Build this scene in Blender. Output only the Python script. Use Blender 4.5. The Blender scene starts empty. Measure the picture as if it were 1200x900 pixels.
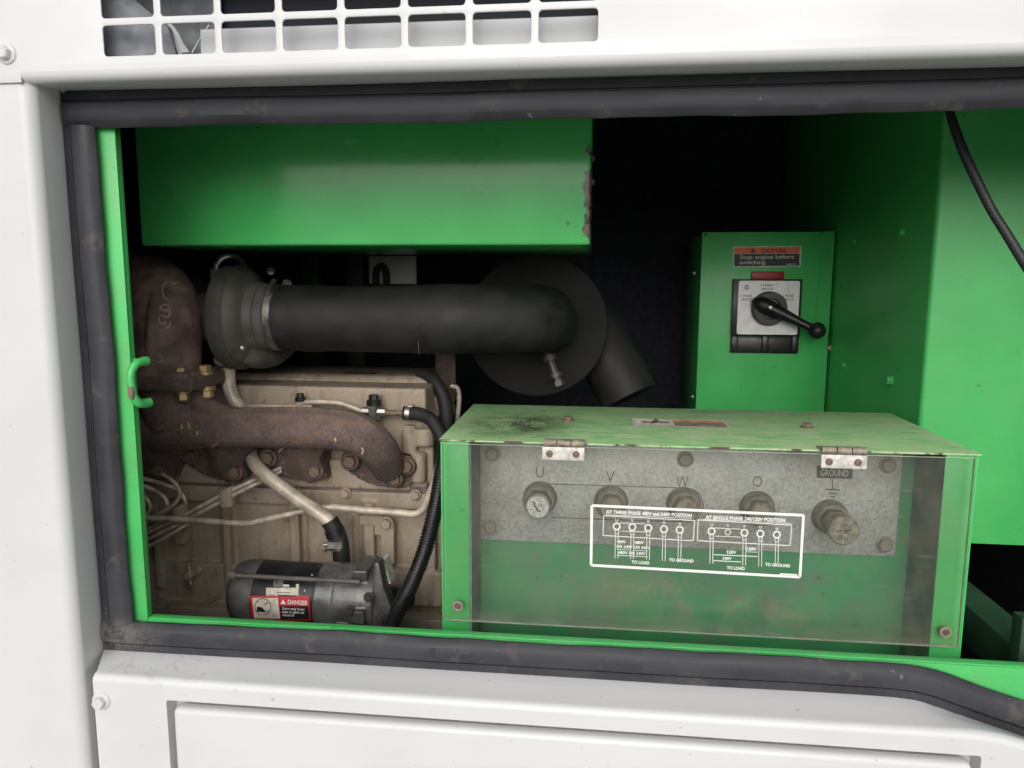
import bpy, bmesh, math, random
from mathutils import Vector, Matrix, Euler, Quaternion
from mathutils.bvhtree import BVHTree
random.seed(7)
R = math.radians
scene = bpy.context.scene
col = scene.collection

# ------------------------------------------------------------------ camera
CAM = Vector((0.0, -0.75, 1.40))
YAW, PITCH, ROLL, FOC = 6.286, 7.927, 0.2, 867.0
cam_rot = Euler((0, 0, R(YAW))).to_matrix() @ Euler((R(90 - PITCH), 0, 0)).to_matrix() @ Euler((0, 0, R(ROLL))).to_matrix()
cam_data = bpy.data.cameras.new('camera')
cam_data.sensor_width = 36.0
cam_data.lens = FOC / 1200 * 36.0
cam_data.clip_start = 0.01
cam_data.clip_end = 500
cam = bpy.data.objects.new('camera', cam_data)
cam.matrix_world = Matrix.Translation(CAM) @ cam_rot.to_4x4()
col.objects.link(cam)
scene.camera = cam

# ------------------------------------------------------------------ world, sun, exposure
SUN_EL, SUN_AZ = 25.0, 179.0          # light overcast, brightest in front of the machine
world = bpy.data.worlds.new('World')
scene.world = world
world.use_nodes = True
wn, wl = world.node_tree.nodes, world.node_tree.links
wn.clear()
sky = wn.new('ShaderNodeTexSky')
sky.sky_type = 'NISHITA'
sky.sun_disc = False
sky.sun_elevation = R(SUN_EL)
sky.sun_rotation = R(180)
sky.air_density = 1.0
sky.dust_density = 6.0
sky.ozone_density = 0.6
hsv = wn.new('ShaderNodeHueSaturation')
hsv.inputs['Saturation'].default_value = 0.22     # cloud-white sky
bgn = wn.new('ShaderNodeBackground')
bgn.inputs['Strength'].default_value = 0.08
wout = wn.new('ShaderNodeOutputWorld')
wl.new(sky.outputs[0], hsv.inputs['Color'])
wl.new(hsv.outputs[0], bgn.inputs['Color'])
wl.new(bgn.outputs[0], wout.inputs['Surface'])
sun_data = bpy.data.lights.new('sun', 'SUN')
sun_data.energy = 1.5
sun_data.angle = R(85)
sun_data.color = (1.0, 0.99, 0.98)
sun = bpy.data.objects.new('sun', sun_data)
sdir = Vector((math.sin(R(SUN_AZ)) * math.cos(R(SUN_EL)) * -1, math.cos(R(SUN_AZ)) * math.cos(R(SUN_EL)), math.sin(R(SUN_EL))))
sun.rotation_euler = sdir.to_track_quat('Z', 'Y').to_euler()
col.objects.link(sun)
vs = scene.view_settings
vs.view_transform = 'Standard'
vs.look = 'None'
vs.exposure = 0.17
vs.gamma = 1.0
vs.use_curve_mapping = False
cy = scene.cycles
cy.max_bounces = 8
cy.diffuse_bounces = 4
cy.glossy_bounces = 3
cy.transparent_max_bounces = 12
cy.caustics_reflective = False
cy.caustics_refractive = False

# ------------------------------------------------------------------ measuring helpers
def ray(px, py):
    return cam_rot @ Vector(((px - 600) / FOC, -(py - 450) / FOC, -1))
def P(px, py, y):
    """world point at depth plane y that stands at photo position px,py"""
    d = ray(px, py)
    return CAM + d * ((y - CAM.y) / d.y)
def PZ(px, py, z):
    d = ray(px, py)
    return CAM + d * ((z - CAM.z) / d.z)
def PX(px, py, x):
    d = ray(px, py)
    return CAM + d * ((x - CAM.x) / d.x)
def mm(y):
    return (0.75 + y) / 855.0          # metres per photo pixel at depth y

# ------------------------------------------------------------------ materials
class NT:
    def __init__(s, name):
        s.m = bpy.data.materials.new(name)
        s.m.use_nodes = True
        s.n, s.l = s.m.node_tree.nodes, s.m.node_tree.links
        s.n.clear()
        s.out = s.n.new('ShaderNodeOutputMaterial')
        s._tc = None
    def tc(s):
        if not s._tc:
            s._tc = s.n.new('ShaderNodeTexCoord')
        return s._tc.outputs['Object']
    def put(s, sock, v):
        if isinstance(v, bpy.types.NodeSocket):
            s.l.new(v, sock)
        elif isinstance(v, (tuple, list)) and len(v) == 3 and sock.type == 'RGBA':
            sock.default_value = (*v, 1)
        else:
            sock.default_value = v
    def mapping(s, scale=(1, 1, 1), loc=(0, 0, 0), rot=(0, 0, 0)):
        m = s.n.new('ShaderNodeMapping')
        m.inputs['Scale'].default_value = scale
        m.inputs['Location'].default_value = loc
        m.inputs['Rotation'].default_value = rot
        s.l.new(s.tc(), m.inputs['Vector'])
        return m.outputs[0]
    def noise(s, scale, detail=4, rough=.55, vec=None, dist=0):
        t = s.n.new('ShaderNodeTexNoise')
        t.inputs['Scale'].default_value = scale
        t.inputs['Detail'].default_value = min(detail, 5)
        t.inputs['Roughness'].default_value = rough
        t.inputs['Distortion'].default_value = dist
        s.l.new(vec or s.tc(), t.inputs['Vector'])
        return t.outputs['Fac']
    def voronoi(s, scale, out='Color'):
        t = s.n.new('ShaderNodeTexVoronoi')
        t.inputs['Scale'].default_value = scale
        s.l.new(s.tc(), t.inputs['Vector'])
        return t.outputs[out]
    def ramp(s, v, a, b, lo=0.0, hi=1.0):
        r = s.n.new('ShaderNodeMapRange')
        r.interpolation_type = 'SMOOTHSTEP'
        s.put(r.inputs['Value'], v)
        r.inputs['From Min'].default_value = a
        r.inputs['From Max'].default_value = b
        r.inputs['To Min'].default_value = lo
        r.inputs['To Max'].default_value = hi
        return r.outputs['Result']
    def math(s, op, a, b=0.0):
        m = s.n.new('ShaderNodeMath')
        m.operation = op
        s.put(m.inputs[0], a)
        s.put(m.inputs[1], b)
        return m.outputs[0]
    def mix(s, f, a, b):
        m = s.n.new('ShaderNodeMix')
        m.data_type = 'RGBA'
        s.put(m.inputs[0], f)
        s.put(m.inputs[6], a)
        s.put(m.inputs[7], b)
        return m.outputs[2]
    def xyz(s):
        n = s.n.new('ShaderNodeSeparateXYZ')
        s.l.new(s.tc(), n.inputs[0])
        return n.outputs
    def blob(s, c, r):
        """1 at point c falling to 0 at radius r (r a triple)"""
        m = s.n.new('ShaderNodeMapping')
        m.inputs['Scale'].default_value = [1 / q for q in r]
        m.inputs['Location'].default_value = [-c[i] / r[i] for i in range(3)]
        s.l.new(s.tc(), m.inputs['Vector'])
        v = s.n.new('ShaderNodeVectorMath')
        v.operation = 'LENGTH'
        s.l.new(m.outputs[0], v.inputs[0])
        return s.ramp(v.outputs['Value'], 1.0, 0.0)
    def bump(s, h, strength=.2, dist=.001, normal=None):
        b = s.n.new('ShaderNodeBump')
        b.inputs['Strength'].default_value = strength
        b.inputs['Distance'].default_value = dist
        s.put(b.inputs['Height'], h)
        if normal:
            s.l.new(normal, b.inputs['Normal'])
        return b.outputs[0]
    def bevel(s, r):
        b = s.n.new('ShaderNodeBevel')
        b.samples = 4
        b.inputs['Radius'].default_value = r
        return b.outputs[0]
    def pbr(s, base, rough=.5, metal=0.0, normal=None, spec=.5, coat=0.0):
        p = s.n.new('ShaderNodeBsdfPrincipled')
        s.put(p.inputs['Base Color'], base)
        s.put(p.inputs['Roughness'], rough)
        s.put(p.inputs['Metallic'], metal)
        s.put(p.inputs['Specular IOR Level'], spec)
        s.put(p.inputs['Coat Weight'], coat)
        p.inputs['Coat Roughness'].default_value = .12
        if normal:
            s.l.new(normal, p.inputs['Normal'])
        s.l.new(p.outputs[0], s.out.inputs['Surface'])
        return p.outputs[0]

M = {}
def simple(name, base, rough=.5, metal=0.0, var=.25, scale=40, bump=.0, spec=.5):
    t = NT(name)
    n = t.noise(scale, 5)
    dark = tuple(c * (1 - var) for c in base)
    lite = tuple(min(1, c * (1 + var)) for c in base)
    c = t.mix(t.ramp(n, .3, .7), dark, lite)
    nb = t.bump(t.noise(scale * 6, 3), bump, .0006) if bump else None
    rr = t.ramp(n, .25, .75, max(.05, rough - .08), min(1, rough + .1))
    t.pbr(c, rr, metal, nb, spec)
    M[name] = t.m
    return t.m

GREEN = (.074, .520, .135)
def green(name, dust=.15, dustcol=(.30, .36, .20), rough=.32, spots=.4, base=None):
    GREEN_ = base or GREEN
    t = NT(name)
    n = t.noise(9, 6, .6)
    f = t.noise(160, 3)
    c = t.mix(t.ramp(n, .3, .75), tuple(q * .90 for q in GREEN_), tuple(q * 1.06 for q in GREEN_))
    d = t.math('MULTIPLY', t.ramp(t.noise(22, 8, .7), .42, .72), dust)
    c = t.mix(d, c, dustcol)
    c = t.mix(t.math('MULTIPLY', t.ramp(t.noise(300, 4, .8), .45, .75), .22), c, tuple(q * .55 for q in GREEN_))
    sp = t.math('MULTIPLY', t.ramp(t.noise(75, 2, .5), .735, .76), spots)
    c = t.mix(sp, c, (.02, .05, .02))
    t.pbr(c, t.ramp(n, .2, .8, rough - .05, rough + .12), 0, t.bump(f, .035, .001), .5)
    M[name] = t.m
    return t

def build_materials():
    # white enamel, slightly dusty, with orange peel
    t = NT('white_paint')
    n = t.noise(7, 6, .6)
    c = t.mix(t.ramp(n, .3, .8), (.670, .676, .685), (.620, .625, .630))
    sm = t.math('MULTIPLY', t.ramp(t.noise(3.2, 7, .7), .55, .8), .28)
    c = t.mix(sm, c, (.60, .575, .53))
    sp = t.math('MULTIPLY', t.ramp(t.noise(120, 2, .5), .745, .77), .55)
    c = t.mix(sp, c, (.30, .27, .22))
    t.pbr(c, t.ramp(n, .2, .8, .30, .42), 0, t.bump(t.math('ADD', t.math('MULTIPLY', t.noise(240, 2), .05), t.math('MULTIPLY', t.noise(5, 2), 1.2)), .5, .0012), .5)
    M['white_paint'] = t.m
    # same enamel, old sill with flaking patches
    t = NT('white_sill')
    n = t.noise(7, 6, .6)
    c = t.mix(t.ramp(n, .3, .8), (.670, .676, .685), (.620, .625, .630))
    fl = t.math('MULTIPLY', t.ramp(t.noise(60, 6, .75), .53, .58), t.blob((-.47, -.02, .97), (.11, .05, .02)))
    c = t.mix(t.math('MULTIPLY', fl, .75), c, (.50, .47, .42))
    sp = t.math('MULTIPLY', t.ramp(t.noise(120, 2, .5), .735, .77), .5)
    c = t.mix(sp, c, (.32, .29, .24))
    t.pbr(c, .36, 0, t.bump(t.math('SUBTRACT', t.noise(240, 2), fl), .10, .0008), .5)
    M['white_sill'] = t.m
    # rubber seal
    t = NT('seal_rubber')
    n = t.noise(16, 7, .7)
    st = t.noise(19, 6, .75)
    c = t.mix(t.ramp(n, .35, .7), (.028, .029, .037), (.046, .046, .055))
    c = t.mix(t.math('MULTIPLY', t.ramp(st, .56, .68), .38), c, (.15, .13, .105))
    dc = t.math('MULTIPLY', t.blob((-.545, -.005, .995), (.085, .06, .035)), t.ramp(t.noise(70, 5, .8), .36, .60))
    c = t.mix(t.math('MULTIPLY', dc, .8), c, (.20, .175, .14))
    sp = t.math('MULTIPLY', t.ramp(t.noise(90, 2), .73, .76), .5)
    c = t.mix(sp, c, (.22, .20, .18))
    t.pbr(c, t.ramp(n, .3, .7, .48, .68), 0, t.bump(t.noise(70, 6, .65), .16, .0012), .45)
    M['seal_rubber'] = t.m
    green('green_paint', .10)
    green('green_frame', .22, (.24, .22, .14))
    green('green_dirty', .45, (.26, .27, .20), .5)
    green('green_inner', .75, (.17, .19, .15), .6, .4, (.055, .300, .120))  # dusty green; darker base puts the shade inside the box into the colour
    # duct: paint flaked from its right-hand edge, pale scuffs
    t = NT('green_duct')
    n = t.noise(9, 6, .6)
    c = t.mix(t.ramp(n, .3, .75), tuple(q * .9 for q in GREEN), tuple(q * 1.06 for q in GREEN))
    d = t.math('MULTIPLY', t.ramp(t.noise(60, 8, .75), .45, .7), t.blob((-.38, .2, 1.535), (.26, .2, .045)))
    c = t.mix(t.math('MULTIPLY', d, .55), c, (.30, .36, .22))
    o = t.xyz()
    e = t.math('ADD', t.math('MULTIPLY', t.math('ADD', o[0], .0250), 30), t.math('MULTIPLY', t.math('SUBTRACT', t.noise(55, 5, .6), .5), 2.3))
    low = t.ramp(o[2], 1.575, 1.555)
    chip = t.math('MULTIPLY', t.ramp(e, .44, .50), low)
    chip = t.math('MULTIPLY', chip, t.ramp(o[0], -.034, -.020))
    c = t.mix(chip, c, t.mix(t.ramp(t.noise(140, 4), .4, .6), (.04, .035, .03), (.19, .15, .12)))
    sp = t.math('MULTIPLY', t.ramp(t.noise(75, 2, .5), .73, .76), .6)
    c = t.mix(sp, c, (.02, .05, .02))
    rr = t.math('ADD', t.ramp(n, .2, .8, .24, .36), t.math('MULTIPLY', d, .22))
    t.pbr(c, rr, 0, t.bump(t.math('SUBTRACT', t.math('MULTIPLY', t.noise(160, 3), .06), chip), .5, .0009), .5, .6)
    M['green_duct'] = t.m
    # weathered lid of the terminal box
    t = NT('green_lid')
    str_ = t.noise(5, 8, .7, t.mapping((5, 16, 5)))
    c = t.mix(t.ramp(str_, .28, .58), (.15, .46, .15), (.37, .57, .28))
    c = t.mix(t.math('MULTIPLY', t.ramp(t.noise(28, 8, .75), .45, .66), .55), c, (.54, .61, .41))
    c = t.mix(t.math('MULTIPLY', t.ramp(t.noise(7, 9, .8, t.mapping((9, 30, 9))), .60, .68), .6), c, (.12, .10, .07))
    g = t.math('MULTIPLY', t.ramp(t.math('ADD', t.math('MULTIPLY', t.noise(330, 4, .8), .6), t.math('MULTIPLY', t.noise(30, 4, .7), .5)), .40, .66), t.math('MULTIPLY', t.blob((-.090, .150, 1.224), (.105, .125, .06)), 1.3))
    c = t.mix(g, c, (.045, .050, .028))
    g2 = t.math('MULTIPLY', t.ramp(t.noise(420, 3, .8), .50, .62), t.math('MULTIPLY', t.blob((-.12, .09, 1.224), (.075, .06, .06)), .7))
    c = t.mix(g2, c, (.06, .055, .035))
    o = t.xyz()
    ed = t.math('MULTIPLY', t.ramp(o[1], .0495, .0485), t.ramp(t.noise(40, 4), .50, .58))
    c = t.mix(ed, c, (.09, .07, .05))
    t.pbr(c, .55, 0, t.bump(t.noise(90, 6, .7), .2, .0008), .4)
    M['green_lid'] = t.m
    # galvanised terminal plate
    t = NT('galvanised')
    v = t.voronoi(330)
    c = t.mix(v, (.37, .365, .355), (.64, .635, .62))
    c = t.mix(t.math('MULTIPLY', t.ramp(t.noise(14, 7, .65), .42, .7), .42), c, (.28, .26, .23))
    t.pbr(c, t.ramp(v, 0, 1, .42, .6), .35, t.bump(t.noise(120, 4), .08, .0005), .5)
    M['galvanised'] = t.m
    simple('grey_sheet', (.48, .49, .505), .5, .1, .05, 18, .05)
    simple('blue_grey_pad', (.23, .25, .27), .8, 0, .3, 40, .3)
    simple('white_strip', (.55, .56, .56), .6, 0, .2, 40, .1)
    simple('vent_lining', (.030, .034, .045), .7, 0, .3, 30, .2)
    simple('black_foam', (.032, .034, .046), .9, 0, .4, 60, .5)
    # engine paint: khaki, greasy in streaks
    t = NT('engine_paint')
    n = t.noise(11, 8, .65)
    c = t.mix(t.ramp(n, .3, .7), (.345, .275, .205), (.44, .365, .285))
    gr = t.math('MULTIPLY', t.ramp(t.noise(6, 8, .72, t.mapping((3, 3, 1.2))), .56, .78), .50)
    c = t.mix(gr, c, (.11, .085, .062))
    c = t.mix(t.math('MULTIPLY', t.ramp(t.noise(9, 5, .7, t.mapping((5, 5, .7))), .50, .66), .45), c, (.15, .115, .085))
    c = t.mix(t.math('MULTIPLY', t.ramp(t.noise(50, 5, .7), .58, .70), .6), c, (.10, .075, .05))
    c = t.mix(t.math('MULTIPLY', t.ramp(t.noise(160, 4, .8), .52, .66), .30), c, (.16, .13, .10))
    t.pbr(c, t.ramp(n, .3, .7, .40, .62), 0, t.bump(t.noise(130, 5, .65), .16, .0008), .4)
    M['engine_paint'] = t.m
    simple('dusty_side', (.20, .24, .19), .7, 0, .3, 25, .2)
    simple('shaded_green', (.02, .045, .028), .6, 0, .3, 20, .2)  # green steel, darkened in its base colour to stand for deep shade
    simple('pipe_paint', (.54, .465, .375), .42, .15, .3, 45, .08)
    # rusty manifold iron
    t = NT('rusty_iron')
    n = t.noise(13, 8, .7)
    c = t.mix(t.ramp(n, .35, .65), (.125, .092, .087), (.215, .155, .138))
    c = t.mix(t.math('MULTIPLY', t.ramp(t.noise(85, 7, .8), .52, .64), .60), c, (.34, .165, .085))
    c = t.mix(t.math('MULTIPLY', t.ramp(t.noise(5, 4), .5, .7), .5), c, (.085, .075, .078))
    c = t.mix(t.math('MULTIPLY', t.ramp(t.noise(190, 4, .8), .50, .62), .55), c, (.055, .042, .042))
    ge = t.n.new('ShaderNodeNewGeometry')
    sx = t.n.new('ShaderNodeSeparateXYZ')
    t.l.new(ge.outputs['Normal'], sx.inputs[0])
    tp = t.math('MULTIPLY', t.ramp(sx.outputs[2], .25, .95), t.ramp(t.noise(60, 5, .8), .30, .62))
    c = t.mix(t.math('MULTIPLY', tp, .6), c, (.34, .225, .165))      # settled rust dust
    t.pbr(c, .80, 0, t.bump(t.noise(210, 5, .8), 1.0, .0024), .3)
    M['rusty_iron'] = t.m
    simple('dark_iron', (.185, .130, .120), .8, .0, .35, 25, .4)
    simple('turbine_iron', (.200, .132, .118), .8, 0, .45, 34, .6)
    simple('cast_aluminium', (.105, .098, .088), .6, .15, .25, 30, .3)
    simple('starter_casting', (.15, .147, .142), .40, .5, .35, 35, .35)
    simple('starter_black', (.014, .014, .017), .34, 0, .3, 30, .1)
    simple('steel', (.42, .40, .37), .38, .9, .3, 60, .1)
    simple('dark_steel', (.085, .078, .068), .5, .5, .3, 60, .1)
    simple('rusty_bolt', (.21, .145, .105), .62, .3, .4, 120, .3)
    simple('zinc_bolt', (.52, .40, .22), .42, .7, .35, 120, .2)
    simple('stud_metal', (.30, .26, .205), .6, .3, .35, 150, .3)
    simple('stud_cap', (.62, .60, .56), .6, .2, .25, 150, .2)
    simple('hose_rubber', (.014, .0135, .013), .66, 0, .35, 30, .25)
    simple('hose_gloss', (.012, .012, .014), .35, 0, .3, 60, .1)
    simple('filter_plastic', (.012, .0118, .0115), .8, 0, .3, 20, .2)
    simple('black_plastic', (.014, .014, .015), .36, 0, .25, 60, .08)
    simple('switch_face', (.70, .70, .69), .42, .2, .12, 60, .03)
    simple('dusty_insulator', (.22, .195, .165), .8, 0, .35, 90, .3)
    simple('concrete', (.42, .41, .39), .9, 0, .15, 2, .2)
    simple('print_white', (.80, .80, .78), .6, 0, .05, 80)
    simple('print_dim_white', (.62, .63, .60), .6, 0, .15, 90)
    simple('print_black', (.012, .012, .014), .5, 0, .1, 80)
    simple('print_orange', (.80, .17, .05), .5, 0, .12, 60)
    simple('print_faded_orange', (.62, .27, .17), .65, 0, .25, 90)
    simple('print_cream', (.66, .60, .50), .6, 0, .2, 90)
    simple('print_red', (.52, .022, .035), .45, 0, .15, 60)
    simple('red_plastic', (.36, .018, .022), .4, 0, .15, 60)
    simple('print_grey', (.085, .085, .085), .6, 0, .2, 80)
    simple('chalk', (.62, .42, .36), .9, 0, .2, 150)
    simple('yellow_mark', (.60, .42, .22), .8, 0, .2, 150)
    # braided sleeve
    t = NT('braided_sleeve')
    w1 = t.n.new('ShaderNodeTexChecker')
    w1.inputs['Scale'].default_value = 420
    t.l.new(t.mapping((1, 1, 1), (0, 0, 0), (.5, .6, .7)), w1.inputs['Vector'])
    c = t.mix(w1.outputs['Fac'], (.008, .008, .010), (.034, .034, .038))
    t.pbr(c, .5, 0, t.bump(w1.outputs['Fac'], .6, .0008), .5)
    M['braided_sleeve'] = t.m
    # dusty clear acrylic
    t = NT('dusty_acrylic')
    tr = t.n.new('ShaderNodeBsdfTransparent')
    tr.inputs[0].default_value = (.95, .965, .95, 1)
    df = t.n.new('ShaderNodeBsdfDiffuse')
    o = t.xyz()
    dn = t.noise(9, 8, .7)
    dcol = t.mix(t.ramp(dn, .4, .6), (.40, .41, .37), (.42, .37, .29))
    fac = t.math('MULTIPLY', t.ramp(dn, .34, .66, .30, 1.0), t.ramp(t.noise(3.2, 4), .3, .7, .040, .105))
    psum = None
    spk = t.math('MULTIPLY', t.ramp(t.noise(130, 4, .7), .55, .75), .05)
    fac = t.math('ADD', fac, spk)
    for c_, r_, a_ in (((.175, .04, 1.045), (.055, .03, .028), .42), ((.095, .04, 1.055), (.06, .03, .03), .34), ((.05, .04, 1.06), (.06, .03, .03), .22), ((.23, .04, 1.04), (.04, .03, .03), .28), ((.36, .04, 1.02), (.12, .03, .03), .12)):
        pt = t.math('MULTIPLY', t.ramp(t.noise(34, 7, .7), .42, .62), t.blob(c_, r_))
        fac = t.math('ADD', fac, t.math('MULTIPLY', pt, a_ * .55))
        psum = t.math('MAXIMUM', psum, pt) if psum else pt
    t.put(df.inputs[0], t.mix(t.ramp(psum, 0, .4), dcol, (.34, .29, .22)))
    bot = t.math('MULTIPLY', t.ramp(o[2], 1.035, 1.008), t.ramp(t.noise(26, 7, .7), .3, .7, .02, .20))
    fac = t.math('ADD', fac, bot)
    scr = t.math('MULTIPLY', t.ramp(t.noise(10, 5, .6, t.mapping((2, 2, 40), (0, 0, 0), (0, .5, 0))), .65, .68), .11)
    fac = t.math('ADD', fac, scr)
    m1 = t.n.new('ShaderNodeMixShader')
    t.put(m1.inputs[0], fac)
    t.l.new(tr.outputs[0], m1.inputs[1])
    t.l.new(df.outputs[0], m1.inputs[2])
    gl = t.n.new('ShaderNodeBsdfGlossy')
    gl.inputs['Roughness'].default_value = .16
    fr = t.n.new('ShaderNodeFresnel')
    fr.inputs[0].default_value = 1.38
    m2 = t.n.new('ShaderNodeMixShader')
    t.l.new(fr.outputs[0], m2.inputs[0])
    t.l.new(m1.outputs[0], m2.inputs[1])
    t.l.new(gl.outputs[0], m2.inputs[2])
    t.l.new(m2.outputs[0], t.out.inputs['Surface'])
    M['dusty_acrylic'] = t.m
    simple('acrylic_edge', (.72, .74, .62), .4, 0, .2, 60)
build_materials()

# ------------------------------------------------------------------ object helpers
def tag(o, label=None, cat=None, group=None, kind=None):
    for k, v in (('label', label), ('category', cat), ('group', group), ('kind', kind)):
        if v:
            o[k] = v
    return o
def thing(name, label, cat, loc):
    o = bpy.data.objects.new(name, None)
    o.empty_display_size = .02
    o.location = loc
    col.objects.link(o)
    return tag(o, label, cat)
def adopt(o, parent):
    if parent is not None:
        o.parent = parent
        if parent.type == 'EMPTY':
            o.matrix_parent_inverse = Matrix.Translation(-Vector(parent.location))
    return o
def mesh_of(name, bm, mats, smooth=35):
    me = bpy.data.meshes.new(name)
    bm.to_mesh(me)
    bm.free()
    for m in (mats if isinstance(mats, (list, tuple)) else [mats]):
        me.materials.append(M[m])
    if smooth:
        me.shade_smooth()
        me.set_sharp_from_angle(angle=R(smooth))
    return me
def obj(name, bm, mats, parent=None, bevel=0, seg=2, smooth=35, label=None):
    if bevel:
        bmesh.ops.remove_doubles(bm, verts=bm.verts, dist=1e-6)
        ed = [e for e in bm.edges if len(e.link_faces) == 2 and e.calc_face_angle(0) > R(28)]
        bmesh.ops.bevel(bm, geom=ed, offset=bevel, segments=seg, profile=.5, affect='EDGES', clamp_overlap=True)
    bmesh.ops.recalc_face_normals(bm, faces=bm.faces)
    o = bpy.data.objects.new(name, mesh_of(name, bm, mats, smooth))
    col.objects.link(o)
    adopt(o, parent)
    if label:
        o['label'] = label
    return o
def new():
    return bmesh.new()
def box(bm, x0, x1, y0, y1, z0, z1, mi=0):
    v = [bm.verts.new((x, y, z)) for x in (x0, x1) for y in (y0, y1) for z in (z0, z1)]
    for q in ((0, 1, 3, 2), (4, 6, 7, 5), (0, 4, 5, 1), (2, 3, 7, 6), (0, 2, 6, 4), (1, 5, 7, 3)):
        bm.faces.new([v[i] for i in q]).material_index = mi
    return v
def pbox(bm, px0, py0, px1, py1, yf, yb):
    """box whose front face stands at depth yf between two photo positions"""
    a, b = P(px0, py0, yf), P(px1, py1, yf)
    return box(bm, min(a.x, b.x), max(a.x, b.x), yf, yb, min(a.z, b.z), max(a.z, b.z))
def frame_of(d):
    d = d.normalized()
    up = Vector((0, 0, 1)) if abs(d.z) < .9 else Vector((0, 1, 0))
    u = d.cross(up).normalized()
    return u, d.cross(u).normalized()
def rings_to_faces(bm, rings, caps=True, closed=True):
    n = len(rings[0])
    for a, b in zip(rings, rings[1:]):
        for i in range(n if closed else n - 1):
            j = (i + 1) % n
            bm.faces.new((a[i], a[j], b[j], b[i]))
    if caps:
        bm.faces.new(rings[0][::-1])
        bm.faces.new(rings[-1])
def lathe(bm, o, axis, prof, n=40, caps=True):
    o, axis = Vector(o), Vector(axis).normalized()
    u, v = frame_of(axis)
    rings = []
    for t, r in prof:
        rings.append([bm.verts.new(o + axis * t + (u * math.cos(k * math.tau / n) + v * math.sin(k * math.tau / n)) * r) for k in range(n)])
    rings_to_faces(bm, rings, caps)
def cyl(bm, a, b, r0, r1=None, n=24):
    a, b = Vector(a), Vector(b)
    lathe(bm, a, b - a, [(0, r0), ((b - a).length, r0 if r1 is None else r1)], n)
def smooth_path(pts, sub=8):
    pts = [Vector(p) for p in pts]
    if len(pts) < 3:
        return pts
    ex = [pts[0] * 2 - pts[1]] + pts + [pts[-1] * 2 - pts[-2]]
    out = []
    for i in range(1, len(ex) - 2):
        p0, p1, p2, p3 = ex[i - 1:i + 3]
        for k in range(sub):
            t = k / sub
            out.append(.5 * ((2 * p1) + (p2 - p0) * t + (2 * p0 - 5 * p1 + 4 * p2 - p3) * t * t + (3 * p1 - p0 - 3 * p2 + p3) * t ** 3))
    out.append(pts[-1])
    return out
def tube(bm, pts, r, n=14, sub=8, rad=None):
    """round tube along a smooth path; r a number or one radius per control point"""
    path = smooth_path(pts, sub)
    m = len(path)
    rs = r if isinstance(r, (list, tuple)) else [r] * len(pts)
    u = None
    rings = []
    for i, p in enumerate(path):
        d = (path[min(i + 1, m - 1)] - path[max(i - 1, 0)]).normalized()
        if u is None:
            u, _ = frame_of(d)
        u = (u - d * u.dot(d)).normalized()
        v = d.cross(u)
        s = i / (m - 1) * (len(rs) - 1)
        k = min(int(s), len(rs) - 2) if len(rs) > 1 else 0
        rr = rs[k] + (rs[k + 1] - rs[k]) * (s - k) if len(rs) > 1 else rs[0]
        if rad:
            rr = rad(i, rr)
        rings.append([bm.verts.new(p + (u * math.cos(q * math.tau / n) + v * math.sin(q * math.tau / n)) * rr) for q in range(n)])
    rings_to_faces(bm, rings)
def fused(name, bm, mat, parent, voxel=.003, smooth_it=4, label=None):
    """casting: overlapping solids fused into one rounded skin"""
    bmesh.ops.recalc_face_normals(bm, faces=bm.faces)
    me = bpy.data.meshes.new('raw')
    bm.to_mesh(me)
    bm.free()
    tmp = bpy.data.objects.new('raw', me)
    col.objects.link(tmp)
    rm = tmp.modifiers.new('r', 'REMESH')
    rm.mode = 'VOXEL'
    rm.voxel_size = voxel
    sm = tmp.modifiers.new('s', 'SMOOTH')
    sm.factor = .5
    sm.iterations = smooth_it
    dg = bpy.context.evaluated_depsgraph_get()
    dg.update()
    out = bpy.data.meshes.new_from_object(tmp.evaluated_get(dg))
    bpy.data.objects.remove(tmp)
    bpy.data.meshes.remove(me)
    out.name = name
    out.materials.clear()
    out.materials.append(M[mat])
    out.shade_smooth()
    o = bpy.data.objects.new(name, out)
    col.objects.link(o)
    adopt(o, parent)
    if label:
        o['label'] = label
    return o

_bolt = {}
def bolt(parent, loc, d, r, mat, name='bolt', kind='hex', h=1.0):
    """bolt head of across-radius r at loc pointing along d"""
    key = (kind, mat)
    if key not in _bolt:
        bm = new()
        if kind == 'hex':
            lathe(bm, (0, 0, -.3), (0, 0, 1), [(0, 1.28), (.42, 1.28), (.48, 1.2)], 24)
            lathe(bm, (0, 0, .1), (0, 0, 1), [(0, 1.0), (.72, 1.0), (.86, .86)], 6)
        elif kind == 'flange':
            lathe(bm, (0, 0, -.3), (0, 0, 1), [(0, 1.55), (.40, 1.55), (.55, 1.45), (.62, 1.15)], 28)
            lathe(bm, (0, 0, .25), (0, 0, 1), [(0, 1.0), (.85, 1.0), (1.0, .85)], 6)
        elif kind == 'pan':
            lathe(bm, (0, 0, -.2), (0, 0, 1), [(0, 1.0), (.35, 1.0), (.6, .85), (.75, .5), (.75, .35), (.55, .3)], 20)
        elif kind == 'eye':
            lathe(bm, (0, 0, -.1), (0, 0, 1), [(0, 1.0), (.25, 1.0), (.35, .85), (.3, .62), (-.2, .55)], 24)
        bmesh.ops.recalc_face_normals(bm, faces=bm.faces)
        _bolt[key] = mesh_of('bolt_' + kind, bm, mat, 32)
    o = bpy.data.objects.new(name, _bolt[key])
    q = Vector(d).to_track_quat('Z', 'Y') @ Quaternion((0, 0, 1), random.random() * 1.0)
    o.matrix_basis = Matrix.Translation(loc) @ q.to_matrix().to_4x4() @ Matrix.Diagonal((r, r, r * h, 1))
    col.objects.link(o)
    adopt(o, parent)
    return o

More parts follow.
